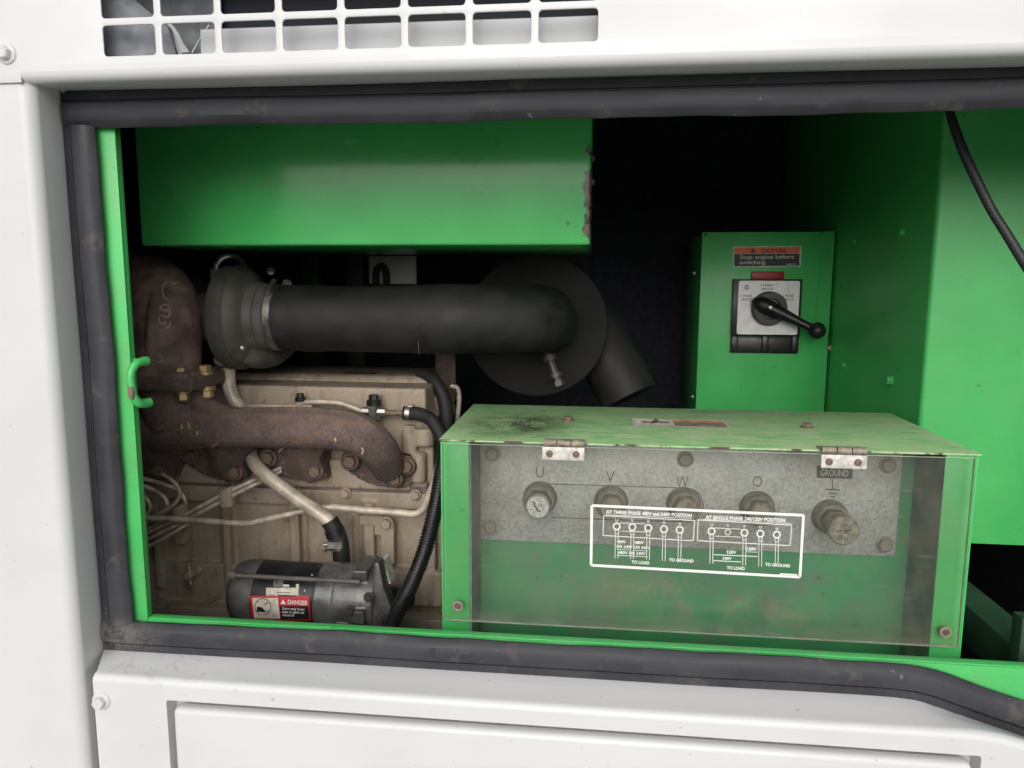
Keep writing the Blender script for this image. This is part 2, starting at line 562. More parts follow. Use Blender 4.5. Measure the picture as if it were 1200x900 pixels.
# ---- flat print (labels, lettering): 2-D figures in photo units laid on a surface by a mapping
_txt = {}
def text2d(body, off=0.0):
    k = (body, off)
    if k not in _txt:
        cu = bpy.data.curves.new('t', 'FONT')
        cu.body = body
        cu.size = 1
        cu.resolution_u = 3
        cu.offset = off
        ob = bpy.data.objects.new('t', cu)
        col.objects.link(ob)
        dg = bpy.context.evaluated_depsgraph_get()
        dg.update()
        me = bpy.data.meshes.new_from_object(ob.evaluated_get(dg))
        vs_ = [(v.co.x, v.co.y) for v in me.vertices]
        fs = [tuple(p.vertices) for p in me.polygons]
        bpy.data.objects.remove(ob)
        bpy.data.curves.remove(cu)
        bpy.data.meshes.remove(me)
        x0 = min(v[0] for v in vs_)
        x1 = max(v[0] for v in vs_)
        _txt[k] = ([((x - x0) / (x1 - x0), y / .69) for x, y in vs_], fs)
    return _txt[k]
class Print:
    def __init__(s, mapf):
        s.bm = new()
        s.f = mapf
    def poly(s, pts, lift=0.0):
        s.bm.faces.new([s.bm.verts.new(s.f(x, y, lift)) for x, y in pts])
    def rect(s, x0, y0, x1, y1, lift=0.0):
        s.poly([(x0, y1), (x1, y1), (x1, y0), (x0, y0)], lift)
    def line(s, a, b, w, lift=0.0):
        dx, dy = b[0] - a[0], b[1] - a[1]
        L = math.hypot(dx, dy) or 1
        nx, ny = -dy / L * w / 2, dx / L * w / 2
        s.poly([(a[0] + nx, a[1] + ny), (b[0] + nx, b[1] + ny), (b[0] - nx, b[1] - ny), (a[0] - nx, a[1] - ny)], lift)
    def path(s, pts, w, closed=False, lift=0.0):
        for a, b in zip(pts, pts[1:] + (pts[:1] if closed else [])):
            s.line(a, b, w, lift)
    def ring(s, c, r, w, n=28, lift=0.0, ry=1.0):
        a = [s.bm.verts.new(s.f(c[0] + (r - w / 2) * math.cos(k * math.tau / n), c[1] + ry * (r - w / 2) * math.sin(k * math.tau / n), lift)) for k in range(n)]
        b = [s.bm.verts.new(s.f(c[0] + (r + w / 2) * math.cos(k * math.tau / n), c[1] + ry * (r + w / 2) * math.sin(k * math.tau / n), lift)) for k in range(n)]
        for k in range(n):
            j = (k + 1) % n
            s.bm.faces.new((a[k], a[j], b[j], b[k]))
    def text(s, body, a, b, h, off=.012, lift=0.0):
        """text whose baseline runs from a to b with cap height h"""
        vs_, fs = text2d(body, off)
        dx, dy = b[0] - a[0], b[1] - a[1]
        L = math.hypot(dx, dy)
        ux, uy = dx / L, dy / L
        vv = [s.bm.verts.new(s.f(a[0] + ux * L * x + uy * h * y, a[1] + uy * L * x - ux * h * y, lift)) for x, y in vs_]
        for f in fs:
            if len(set(f)) > 2:
                try:
                    s.bm.faces.new([vv[i] for i in f])
                except ValueError:
                    pass
    def done(s, name, mat, parent, label=None):
        return obj(name, s.bm, mat, parent, smooth=0, label=label)
def on_plane(y):
    return lambda px, py, lift: P(px, py, y - lift)
def bvh_of(o):
    me = o.data
    return BVHTree.FromPolygons([v.co.copy() for v in me.vertices], [tuple(p.vertices) for p in me.polygons])
def on_body(o, gap=.0006):
    b = bvh_of(o)
    def f(px, py, lift):
        d = ray(px, py).normalized()
        h, n, _, _ = b.ray_cast(CAM, d)
        if h is None:
            return P(px, py, .3)
        if n.dot(d) > 0:
            n = -n
        return h + n * (gap + lift)
    return f

# ================================================================== THE SETTING
bm = new()
box(bm, -60, 60, -60, 60, -.2, 0)
tag(obj('ground', bm, 'concrete', None, smooth=0), 'pale concrete yard in front of the machine', 'ground', kind='structure')
def struct(name, dims, mat, label):
    bm = new()
    box(bm, *dims)
    return tag(obj(name, bm, mat, None, smooth=0), label, 'wall', kind='structure')
struct('wall_back', (-.80, .84, 1.10, 1.12, .50, 1.80), 'black_foam', 'black foam lined back wall of the machine housing')
struct('wall_left', (-.80, -.78, -.04, 1.10, .50, 1.80), 'black_foam', 'black foam lined left end wall of the machine housing')
struct('wall_right', (.82, .84, -.04, 1.10, .50, 1.80), 'black_foam', 'black foam lined right end wall of the machine housing')
struct('roof', (-.80, .84, -.056, 1.12, 1.802, 1.82), 'black_foam', 'dark lined roof of the machine housing')
struct('floor', (-.80, .84, -.03, 1.10, .48, .50), 'black_foam', 'dark floor pan of the machine housing')
struct('wall_vent', (-.775, .815, .034, .040, 1.600, 1.80), 'vent_lining', 'dark blue grey sheet closing the vent off from the engine bay')

# ================================================================== WHITE HOUSING PANELS
def rrect(x0, x1, z0, z1, r, n=4):
    out = []
    for cx, cz, a0 in ((x1 - r, z1 - r, 0), (x0 + r, z1 - r, 90), (x0 + r, z0 + r, 180), (x1 - r, z0 + r, 270)):
        for k in range(n + 1):
            a = R(a0 + 90 * k / n)
            out.append((cx + r * math.cos(a), cz + r * math.sin(a)))
    return out
def plate(bm, outer, holes, yf, th):
    """sheet in the XZ plane with holes, front at yf"""
    ed = []
    for loop in [outer] + holes:
        vv = [bm.verts.new((x, yf, z)) for x, z in loop]
        ed += [bm.edges.new((vv[i], vv[(i + 1) % len(vv)])) for i in range(len(vv))]
    g = bmesh.ops.triangle_fill(bm, edges=ed, use_beauty=True, normal=(0, -1, 0))
    fs = [f for f in g['geom'] if isinstance(f, bmesh.types.BMFace)]
    e = bmesh.ops.extrude_face_region(bm, geom=fs)
    bmesh.ops.translate(bm, verts=[v for v in e['geom'] if isinstance(v, bmesh.types.BMVert)], vec=(0, th, 0))

up = thing('vent_fascia', 'white sheet metal panel with a square-hole vent grille, above the engine bay', 'panel', (0, -.05, 1.589))
bm = new()
holes = []
G0, PITCHX, ZR = -.4672, .0591, (1.6100, 1.6441, 1.6782)
for r_ in ZR:
    for c_ in range(8):
        holes.append(rrect(G0 + c_ * PITCHX, G0 + c_ * PITCHX + .0522, r_, r_ + .0275, .0035))
plate(bm, [(-.80, 1.5885), (-.5545, 1.5885), (-.5545, 1.598), (.84, 1.598), (.84, 1.802), (-.80, 1.802)], holes, -.058, .0022)
sheet = obj('grille_sheet', bm, 'white_paint', up, bevel=.0009)
# folded lower lip
def fold(bm, xs, prof):
    """sheet strip along X; prof(x) -> list of (y,z)"""
    rings = [[bm.verts.new((x, y, z)) for y, z in prof(x)] for x in xs]
    rings_to_faces(bm, rings, caps=False, closed=False)
bm = new()
def lip(x):
    r = .009
    w = .0007 * math.sin(x * 9 + 1)
    pr = [(-.0581, 1.6035), (-.0581, 1.598)] + [(-.058 + r - r * math.cos(R(a)), 1.589 + r - r * math.sin(R(a))) for a in range(0, 91, 15)]
    return pr + [(-.03, 1.5903 + w), (.006, 1.5946 + w)]
fold(bm, [-.5545 + 1.3945 * k / 60 for k in range(61)], lip)
obj('folded_lip', bm, 'white_paint', up, smooth=60)
bolt(up, P(8, 63, -.058), (0, -1, 0), .0065, 'white_paint', kind='flange')
for px, py in ((133, 95), (716, 80)):
    q = PZ(px, py, 1.592)
    bolt(up, (q.x, q.y, 1.5905), (0, 0, -1), .0042, 'white_paint', 'rivet', 'pan', .5)
vb = thing('vent_baffle', 'grey folded sheet metal baffle seen through the vent grille', 'baffle', (-.2, -.02, 1.6))
bm = new()
fold(bm, [-.385, .008], lambda x: [(-.054, 1.598), (-.040, 1.601), (-.033, 1.608), (-.030, 1.618), (-.029, 1.6405), (-.026, 1.6420), (-.020, 1.6410)])
obj('sheet', bm, 'grey_sheet', vb, smooth=60)
bm = new()
box(bm, .006, .010, -.055, .05, 1.596, 1.70)
obj('end_sheet', bm, 'grey_sheet', vb)
vp = thing('insulation_pad', 'grey felt insulation pad behind the left end of the vent grille', 'insulation', (-.45, -.04, 1.6))
bm = new()
vv = [bm.verts.new(q) for q in ((-.50, -.040, 1.597), (-.405, -.030, 1.597), (-.418, -.030, 1.644), (-.452, -.038, 1.672), (-.50, -.04, 1.69))]
f = bm.faces.new(vv)
e = bmesh.ops.extrude_face_region(bm, geom=[f])
bmesh.ops.translate(bm, verts=[v for v in e['geom'] if isinstance(v, bmesh.types.BMVert)], vec=(0, .012, 0))
obj('felt', bm, 'blue_grey_pad', vp)
bm = new()
box(bm, -.53, -.39, .020, .026, 1.613, 1.715)
obj('backing', bm, 'blue_grey_pad', vp)
bm = new()
tube(bm, [P(198, 28, -.02), P(206, 40, -.02), P(212, 55, -.026), P(218, 66, -.03)], [.0022, .003, .0045, .006], 5, 5)
obj('torn_foil', bm, 'white_strip', vp, smooth=0)
bm = new()
tube(bm, [P(225, 62, -.03), P(238, 40, -.02), P(245, 30, -.015)], [.001, .001, .001], 5, 5)
obj('wire', bm, 'white_strip', vp)

post = thing('corner_post', 'white sheet metal corner post at the left of the engine bay', 'post', (-.65, -.05, .5))
bm = new()
pr = [(-.80, -.055)]
r = .014
for a in range(0, 86, 10):
    pr.append((-.5485 - r + r * math.sin(R(a)), -.055 + r - r * math.cos(R(a))))
pr += [(-.5575, .0045), (-.5575, .012)]
rings = [[bm.verts.new((x, y, z)) for x, y in pr] for z in (.45, .7, 1.0, 1.3, 1.795)]
rings_to_faces(bm, rings, False, False)
obj('folded_sheet', bm, 'white_paint', post, smooth=60)
bm = new()
tube(bm, [P(71, 104, -.004), P(76, 107, -.004)], .0022, 8)
obj('sealant_dab', bm, 'white_paint', post)

lowp = thing('lower_panel', 'white sheet metal panel below the engine bay with an access door', 'panel', (-.1, -.045, .5))
front = [(-.54, .9705), (-.2, .9695), (.1, .9690), (.30, .9700), (.37, .9700), (.395, .9680), (.425, .9610), (.47, .945), (.60, .905), (.82, .845)]
back = [(-.5565, .9780), (-.2, .9785), (.1, .9785), (.26, .9790), (.325, .9785), (.347, .9740), (.365, .9670), (.4433, .9425), (.60, .895), (.82, .835)]
def resample(p, n):
    p = [Vector((a, 0, b)) for a, b in p]
    q = smooth_path(p, 12)
    L = [0]
    for a, b in zip(q, q[1:]):
        L.append(L[-1] + (b - a).length)
    out = []
    for k in range(n):
        t = L[-1] * k / (n - 1)
        i = max(j for j in range(len(L)) if L[j] <= t + 1e-9)
        i = min(i, len(q) - 2)
        out.append(q[i].lerp(q[i + 1], (t - L[i]) / max(1e-9, L[i + 1] - L[i])))
    return out
fr_, bk_ = resample(front, 70), resample(back, 70)
bm = new()
rings = []
for a, b in zip(fr_, bk_):
    r = .008
    pts = [Vector((b.x, .008, b.z)), Vector((b.x, .000, b.z))]
    pts.append(Vector((a.x * .5 + b.x * .5, -.018, (a.z + b.z) / 2)))
    for g in range(0, 91, 15):
        pts.append(Vector((a.x, -.045 + r - r * math.sin(R(g)), a.z - r + r * math.cos(R(g)))))
    rings.append([bm.verts.new(p) for p in pts])
rings_to_faces(bm, rings, False, False)
obj('sill_fold', bm, 'white_sill', lowp, smooth=60)
bm = new()
outer = [(-.54, .52), (.82, .52)] + [(a.x, a.z - .0079) for a in fr_[::-1]]
DX0, DX1, DZ0, DZ1 = -.4555, .3805, .56, .9465
plate(bm, outer, [rrect(DX0, DX1, DZ0, DZ1, .003)], -.045, .018)
obj('face_sheet', bm, 'white_paint', lowp)
bm = new()
box(bm, -.5395, -.535, -.0445, 0.0, .52, .963)
obj('end_fold', bm, 'white_paint', lowp)
door = new()
box(door, DX0 + .0075, DX1 - .0075, -.0475, -.030, DZ0 + .008, DZ1 - .0085)
door = obj('access_door', door, 'white_paint', lowp, bevel=.006, seg=5)
bm = new()
box(bm, DX0 - .01, DX1 + .01, -.026, -.022, DZ0 - .01, DZ1 + .01)
obj('door_recess', bm, 'white_paint', lowp)
bolt(lowp, P(119, 821, -.045), (0, -1, 0), .0068, 'white_paint', kind='flange')
bm = new()
pbox(bm, 1146, 886, 1151, 902, -.038, -.03)
obj('door_catch', bm, 'steel', lowp, bevel=.001)

# ================================================================== RUBBER SEAL
gk = thing('door_seal', 'black rubber bulb seal running round the engine bay opening', 'seal', (-.05, 0, .976))
def seal(name, pts, inward, label, mitre=0.0, wav=.0007, seed=1):
    rnd = random.Random(seed)
    path = smooth_path([Vector((x, 0, z)) for x, z in pts], 10)
    # even resample
    L = [0]
    for a, b in zip(path, path[1:]):
        L.append(L[-1] + (b - a).length)
    N = int(L[-1] / .008)
    prof = [(0, .0), (0, .0032), (.0010, .0042), (.0092, .0048), (.0100, .0030), (.0112, .0030), (.0120, .0074), (.0132, .0088), (.0200, .0096), (.0285, .0090), (.0305, .0080), (.0352, .0044), (.0365, .0026), (.0365, 0)]
    ph = [rnd.random() * 6 for _ in range(4)]
    bm = new()
    rings = []
    for k in range(N + 1):
        t = L[-1] * k / N
        i = min(max(j for j in range(len(L)) if L[j] <= t + 1e-9), len(path) - 2)
        c = path[i].lerp(path[i + 1], (t - L[i]) / max(1e-9, L[i + 1] - L[i]))
        d = (path[min(i + 2, len(path) - 1)] - path[max(i - 1, 0)]).normalized()
        n = Vector((-d.z, 0, d.x)) * inward
        w = wav * (math.sin(t * 17 + ph[0]) + .6 * math.sin(t * 41 + ph[1]) + .4 * math.sin(t * 90 + ph[2]))
        sq = 1 + .07 * math.sin(t * 23 + ph[3])
        rings.append([bm.verts.new(c + n * (u + w * (u / .0365)) + Vector((v * mitre * max(0, 1 - t / .03), -v * sq, 0))) for u, v in prof])
    rings_to_faces(bm, rings)
    return obj(name, bm, 'seal_rubber', gk, smooth=24, label=label)
seal('seal_strip', [(-.5570, 1.5935), (-.4, 1.5930), (-.2, 1.5922), (0, 1.5925), (.4, 1.5930), (.82, 1.593)], -1, 'rubber strip along the top edge of the opening', .55, seed=3)
seal('seal_strip', [(-.5562, 1.5585), (-.5560, 1.45), (-.5553, 1.30), (-.5550, 1.15), (-.5545, 1.010)], 1, 'rubber strip up the left edge of the opening', seed=5)
seal('seal_strip', [(-.5570, .9765), (-.4, .9775), (-.2, .9780), (.1, .9778), (.24, .9785), (.315, .9780), (.345, .9735), (.370, .9655), (.4433, .9420), (.60, .893), (.82, .825)], 1, 'rubber strip along the sill, bending down at the right', .55, seed=9)

# ================================================================== GREEN DOOR FRAME
fr = thing('door_frame', 'green painted steel frame lip inside the rubber seal, with a latch loop', 'frame', (-.05, .01, .95))
bm = new()
box(bm, -.557, -.5045, .006, .009, .93, 1.60)
box(bm, -.5065, -.5045, .009, .016, .93, 1.60)
obj('side_strip', bm, 'green_frame', fr, bevel=.0008)
bm = new()
box(bm, -.5045, .82, .006, .009, .80, 1.0125)
obj('sill_strip', bm, 'green_frame', fr, bevel=.0008)
bm = new()
box(bm, -.5040, .82, .0065, .017, 1.0125, 1.0145)
obj('sill_flange', bm, 'green_frame', fr, bevel=.0008)
bm = new()
box(bm, -.557, .82, .006, .009, 1.561, 1.602)
obj('head_strip', bm, 'green_frame', fr, bevel=.0008)
# latch loop
bm = new()
LX = P(167, 426, .02).x
zt, zb = P(158, 427, .0).z, P(160, 472, .0).z
LX = P(155, 450, -.004).x
tube(bm, [(LX + .0055, .016, zt + .002), (LX + .0042, .010, zt + .002), (LX + .0025, .001, zt), (LX, -.004, zt - .008), (LX - .0008, -.005, zt - .018), (LX + .0002, -.005, (zt + zb) / 2 - .004), (LX, -.004, zb + .009), (LX + .0025, .001, zb), (LX + .0042, .010, zb - .002), (LX + .0055, .016, zb - .002)], [.0052, .0050, .0046, .0044, .0046, .0042, .0046, .0050, .0052, .0054], 12, 6)
box(bm, -.5060, LX + .005, .0120, .0150, zb - .005, zb + .001)
box(bm, -.5060, LX + .005, .0120, .0150, zt - .001, zt + .005)
obj('latch_loop', bm, 'green_frame', fr, label='green steel latch loop with paint worn off')
bm = new()
tube(bm, [(LX + .0005, -.0068, (zt + zb) / 2 - .002), (LX + .0005, -.0072, (zt + zb) / 2 - .009), (LX + .0005, -.0065, (zt + zb) / 2 - .016)], [.0030, .0037, .0026], 10, 4)
obj('worn_patch', bm, 'rusty_bolt', fr)

# ================================================================== GREEN AIR DUCT
duct = thing('air_duct', 'green sheet metal duct box with flaked right edge, above the engine', 'duct', (-.3, .2, 1.445))
bm = new()
box(bm, -.6075, -.0065, .200, .55, 1.4452, 1.76)
obj('casing', bm, 'green_duct', duct, bevel=.004, seg=3)
for px, py in ((699, 185), (700, 213)):
    bolt(duct, (-.0065, .235, P(px, py, .235).z), (1, 0, 0), .004, 'rusty_bolt', kind='hex')

# ================================================================== RIGHT HAND GREEN PARTITION
part = thing('partition', 'green folded sheet metal partition at the right of the bay', 'partition', (.6, .31, 1.03))
bm = new()
PXX = .4495
pr = [(PXX - .010, 1.09), (PXX - .004, .70)]
for a in range(0, 91, 15):
    pr.append((PXX + .007 - .007 * math.cos(R(a)), .31 + .007 - .007 * math.sin(R(a))))
pr += [(.6, .310), (.818, .310)]
rings = [[bm.verts.new((x, y, z)) for x, y in pr] for z in (1.0386, 1.2, 1.4, 1.60, 1.80)]
rings_to_faces(bm, rings, False, False)
sd = obj('folded_sheet', bm, 'green_paint', part, smooth=60)
for px, py, r in ((1057, 272, .0050), (990, 428, .0050), (1043, 446, .0060), (1002, 283, .004)):
    q = PX(px, py, .4465)
    bolt(part, (.4465, q.y, q.z), (-1, 0, 0), r, 'green_paint', kind='hex')
rail = thing('floor_rail', 'green steel rail running back under the partition, coloured dark for the shade there', 'rail', (.5, .3, .9))
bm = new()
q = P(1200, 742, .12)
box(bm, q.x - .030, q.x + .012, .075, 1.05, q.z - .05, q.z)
obj('beam', bm, 'shaded_green', rail, bevel=.002)
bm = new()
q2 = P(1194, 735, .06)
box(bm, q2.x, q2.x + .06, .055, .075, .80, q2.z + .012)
obj('upright', bm, 'shaded_green', rail, bevel=.002)
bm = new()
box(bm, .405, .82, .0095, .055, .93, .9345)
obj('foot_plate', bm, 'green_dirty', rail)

# ================================================================== SWITCH BOX
sw = thing('switch_box', 'green switch box with caution label and rotary selector, on the right', 'switch box', (.32, .8, 1.12))
YS = .70
a, b = P(823, 272, YS), P(974, 480, YS)
SX0, SX1, SZ1 = a.x, .4375, a.z
bm = new()
box(bm, SX0 + .003, SX1 - .004, YS + .003, .95, 1.12, SZ1 - .003)
obj('housing', bm, 'green_paint', sw, bevel=.002)
bm = new()
box(bm, SX0, SX1 - .022, YS, YS + .0028, 1.12, SZ1)
cov = obj('cover', bm, 'green_paint', sw, bevel=.0012)
bm = new()
box(bm, SX1 - .0195, SX1 + .004, YS + .004, YS + .007, 1.12, SZ1 + .001)
obj('side_flange', bm, 'green_paint', sw, bevel=.001)
for px, py in ((810, 320), (808, 465)):
    bolt(sw, P(px + 3, py, YS + .01), (-1, -.4, 0), .0052, 'steel', 'screw', 'pan')
bolt(sw, P(973, 408, YS), (0, -1, 0), .0056, 'stud_metal', 'screw', 'pan')
bolt(sw, P(984, 284, YS), (0, -1, 0), .0045, 'green_paint', 'screw', 'pan')
p = Print(on_plane(YS - .0006))
p.poly([(825, 277), (831, 273.3), (825.5, 273.3)])
p.done('paint_chip', 'print_black', sw)
# caution label
p = Print(on_plane(YS - .0005))
p.poly([(859, 313.3), (938.4, 312.3), (939.4, 288.2), (859.5, 288.8)])
lab = p.done('caution_label', 'print_cream', sw)
p = Print(on_plane(YS - .0009))
p.poly([(860.6, 297.3), (937.0, 296.8), (937.3, 289.4), (860.8, 290)])
p.done('orange_band', 'print_orange', lab)
p = Print(on_plane(YS - .0009))
p.poly([(860.4, 312.0), (936.8, 311.2), (937.0, 297.3), (860.6, 297.8)])
p.done('black_field', 'print_black', lab)
p = Print(on_plane(YS - .0013))
p.poly([(879, 296.2), (885.5, 296.2), (882.3, 290.8)])
p.text('CAUTION', (892, 296.3), (920, 296.0), 4.6, .02)
p.done('heading', 'print_black', lab)
p = Print(on_plane(YS - .0013))
p.text('Stop engine before', (867, 303.6), (930.5, 303.0), 4.6, .012)
p.text('switching.', (867, 309.8), (898, 309.4), 4.6, .012)
p.line((921, 309.6), (933, 309.4), .8)
p.done('lettering', 'print_dim_white', lab)
bm = new()
pbox(bm, 881, 318, 919, 328, YS - .006, YS)
obj('red_tag', bm, 'red_plastic', sw, bevel=.001)
# rotary switch
bm = new()
pbox(bm, 860, 327, 937, 395, YS - .014, YS + .001)
pbox(bm, 856.5, 395, 935, 414.5, YS - .006, YS + .001)
for x0 in (858, 894, 929):
    pbox(bm, x0, 394, x0 + 6.5, 412.5, YS - .014, YS)
sb = obj('switch_base', bm, 'black_plastic', sw, bevel=.0012)
bm = new()
a, b = P(866, 329, YS - .017), P(934.3, 392.5, YS - .017)
plate(bm, rrect(a.x, b.x, b.z, a.z, .004), [], YS - .017, .003)
fp = obj('switch_plate', bm, 'switch_face', sw)
p = Print(on_plane(YS - .0175))
p.ring((875, 336.5), 2.2, .7)
p.line((875, 333.2), (875, 339.8), .7)
p.done('phase_symbol', 'print_black', fp)
p = Print(on_plane(YS - .0175))
p.text('3 PHASE', (891, 335.8), (906.5, 335.5), 2.6, .006)
p.text('240/139', (892, 340.0), (906, 339.7), 2.6, .006)
p.done('position_lettering', 'print_black', fp)
p = Print(on_plane(YS - .0175))
p.text('3 PHASE', (868.5, 348.2), (881, 348.0), 2.6, .006)
p.text('480/277', (868.5, 352.4), (881, 352.2), 2.6, .006)
p.done('position_lettering', 'print_black', fp)
p = Print(on_plane(YS - .0175))
p.text('1 PHASE', (918, 348.0), (930, 347.8), 2.6, .006)
p.text('240/120', (918, 352.2), (930, 352.0), 2.6, .006)
p.done('position_lettering', 'print_black', fp)
kc = P(900.5, 361.5, YS - .017)
bm = new()
lathe(bm, kc, (0, -1, 0), [(0, .0320), (.012, .0315), (.016, .0295), (.016, .020), (.010, .019)], 40)
kn = obj('switch_knob', bm, 'black_plastic', sw)
hb, he = P(893, 356.5, YS - .034), P(957.5, 387.5, YS - .062)
bm = new()
tube(bm, [hb + Vector((-.010, .012, .004)), hb, hb.lerp(he, .3), hb.lerp(he, .65), he], [.010, .0145, .0125, .0085, .0066], 16, 6)
lathe(bm, he - Vector((0, .0, 0)), (he - hb), [(-.0150, .003), (-.012, .0095), (-.006, .0145), (0, .0158), (.006, .0145), (.012, .0095), (.0150, .003)], 24)
box(bm, kc.x - .010, kc.x + .016, kc.y - .030, kc.y - .008, kc.z - .009, kc.z + .009)
fused('handle', bm, 'black_plastic', kn, .0016, 3)
bm = new()
lathe(bm, hb.lerp(he, .13) + Vector((0, -.0135, 0)), (0, -1, 0), [(0, .004), (.002, .0038), (.0026, .002)], 16)
obj('handle_screw', bm, 'steel', kn)

# ================================================================== TERMINAL BOX
tb = thing('terminal_box', 'green terminal box with a dusty clear cover, in front on the right', 'terminal box', (.116, .15, .95))
X0, X1, Y0, Y1, Z0, Z1 = -.169, .401, .050, .290, .955, 1.2240
bm = new()
box(bm, X0, X0 + .002, Y0 + .001, Y1, Z0, Z1 - .0025)
obj('left_side', bm, 'green_paint', tb, bevel=.0006)
bm = new()
box(bm, X1 - .002, X1, Y0 + .001, Y1, Z0, Z1 - .0025)
obj('right_side', bm, 'green_paint', tb, bevel=.0006)
bm = new()
box(bm, X0 - .0015, X1 + .0015, Y0 - .002, Y1 + .001, Z1 - .0022, Z1)
lid = obj('lid', bm, 'green_lid', tb, bevel=.0007)
bm = new()
box(bm, X0 + .002, X1 - .002, .125, .128, Z0, Z1 - .003)
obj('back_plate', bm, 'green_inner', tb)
bm = new()
box(bm, X0 + .002, X0 + .0325, Y0 + .001, Y0 + .003, Z0, Z1 - .0028)
obj('front_flange', bm, 'green_paint', tb, bevel=.0006)
bm = new()
box(bm, X1 - .0325, X1 - .002, Y0 + .001, Y0 + .003, Z0, Z1 - .0028)
obj('front_flange', bm, 'green_paint', tb, bevel=.0006)
bm = new()
box(bm, X0 + .0325, X0 + .0345, Y0 + .003, .125, Z0, Z1 - .008)
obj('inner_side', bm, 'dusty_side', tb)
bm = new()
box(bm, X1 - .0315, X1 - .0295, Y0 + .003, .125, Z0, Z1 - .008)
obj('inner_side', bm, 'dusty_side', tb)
bm = new()
box(bm, X0 + .0325, X1 - .0325, Y0 + .02, .125, Z0, Z0 + .003)
obj('bottom_plate', bm, 'green_dirty', tb)
for px, py in ((665.5, 490, ), (945.5, 498)):
    q = PZ(px, py + 3, Z1)
    bolt(lid, q, (0, 0, 1), .0060, 'rusty_bolt', kind='hex')
# sticker on the lid
onlid = lambda px, py, lift: PZ(px, py, Z1 + .0005 + lift)
p = Print(onlid)
p.poly([(742, 498.5), (856, 501.3), (848, 492.8), (740.5, 490.2)])
st = p.done('warning_label', 'print_cream', tb, 'faded warning sticker on the lid')
p = Print(lambda a, b, l: onlid(a, b, l + .0004))
p.poly([(791.5, 498.6), (854, 500.3), (847, 493.2), (787, 491.8)])
p.done('faded_band', 'print_faded_orange', st)
p = Print(lambda a, b, l: onlid(a, b, l + .0008))
p.poly([(791.5, 498.4), (851, 499.9), (847.5, 495.6), (789.5, 494.2)])
p.done('faded_text', 'dusty_insulator', st)
p = Print(lambda a, b, l: onlid(a, b, l + .0008))
p.path([(752, 494), (762, 494.5), (768, 493), (776, 494.5), (784, 495)], .9)
p.ring((768.5, 493), 2.2, .8)
p.line((762, 497.2), (768, 494), .9)
p.done('pictogram', 'print_grey', st)

# galvanised plate with studs
YP = .1195
bm = new()
box(bm, -.1342, .3535, YP, YP + .003, 1.0835, 1.214)
gp = obj('terminal_plate', bm, 'galvanised', tb, bevel=.0006)
for px, py in ((575, 617), (1036, 638), (577, 531), (1040, 545), (803, 538)):
    bolt(gp, P(px, py, YP), (0, -1, 0), .0078, 'stud_metal', kind='hex', h=.8)
p = Print(on_plane(YP - .0005))
def letter(ch, px, py, h=14, w=11):
    p = Print(on_plane(YP - .0005))
    p.text(ch, (px - w / 2, py + h / 2), (px + w / 2, py + h / 2 + .3), h, -.012)
    p.done('terminal_letter', 'print_grey', gp)
letter('U', 632.5, 553, 13, 9)
letter('V', 715, 558, 14, 11)
letter('W', 799.5, 564.5, 14, 14)
letter('O', 887.5, 564, 13, 11)
p.path([(638, 567), (720, 569.3), (804, 572)], 1.0)
p.path([(646, 606.5), (720, 609), (800, 611.5)], 1.0)
for cx, cy_, a0 in ((633, 586.5, 90), (804, 592, -90)):
    p.path([(cx + 20 * math.cos(R(a0 + k * 10)), cy_ - 20 * math.sin(R(a0 + k * 10))) for k in range(0, 19)], 1.0)
p.done('outline', 'print_grey', gp)
p = Print(on_plane(YP - .0005))
p.line((975.5, 562), (975.5, 573.5), 1.1)
p.line((967, 573.5), (984, 574.3), 1.4)
p.line((970.5, 578), (981, 578.4), 1.4)
p.line((973, 581.8), (978.5, 582), 1.4)
p.done('ground_symbol', 'print_grey', gp)
p = Print(on_plane(YP - .0007))
p.poly([(957, 560), (998.5, 561.5), (999.5, 547), (957.5, 545.5)])
gt = p.done('ground_tag', 'print_grey', gp)
p = Print(on_plane(YP - .0012))
p.text('GROUND', (961.5, 557.3), (994, 558.3), 7.5, .0)
p.done('ground_text', 'print_dim_white', gt)
for px, py, capm, ext in ((633, 583, 'stud_cap', .040), (716, 588, 'stud_metal', .030), (801, 590, 'stud_metal', .030), (887, 595, 'stud_metal', .028), (972, 605, 'stud_metal', .052)):
    c = P(px, py, YP)
    bm = new()
    lathe(bm, c, (0, -1, 0), [(0, .0205), (.003, .0200), (.010, .0188), (.014, .0175), (.014, .0120)], 32)
    lathe(bm, c, (0, -1, 0), [(.012, .0140), (.014, .0150), (.014 + .012, .0150), (.014 + .013, .0140)], 6)
    sd_ = obj('terminal_stud', bm, 'dusty_insulator', tb)
    bm = new()
    big = .0165 if capm == 'stud_metal' and ext > .05 else .0135
    lathe(bm, c, (0, -1, 0), [(.024, .0125), (ext - .010, .0125), (ext - .010, big), (ext - .0015, big), (ext, big * .9)], 28)
    nut = obj('wing_nut', bm, capm, sd_)
    if ext > .035:
        e = c + Vector((0, -ext - .0004, 0))
        p = Print(lambda x, y, l, e=e: e + Vector((x * .001, -l, -y * .001)))
        if ext > .05:
            p.line((-3, -6), (3, -7.5), 1.4)
            p.line((-8, 1), (-2, -1), 1.6); p.line((-1, 0), (7, -2), 2.2); p.line((0, 2), (4, 1), 1.4)
            p.ring((-4, 8), 2.0, 1.0); p.path([(1, 6), (1, 10), (4, 10), (4, 6)], 1.0)
        else:
            p.path([(-6, -7), (-3, -5), (-4, -2), (-1, 1), (0, 4), (3, 5)], 1.8)
            p.ring((3, -3), 1.7, .8); p.line((2, -8), (5, -7), 1); p.line((6, 1), (8, 2), 1); p.line((-8, 2), (-6, 3), 1); p.line((3, 8), (3, 11), .9)
        p.done('stamping', 'print_grey', sd_)

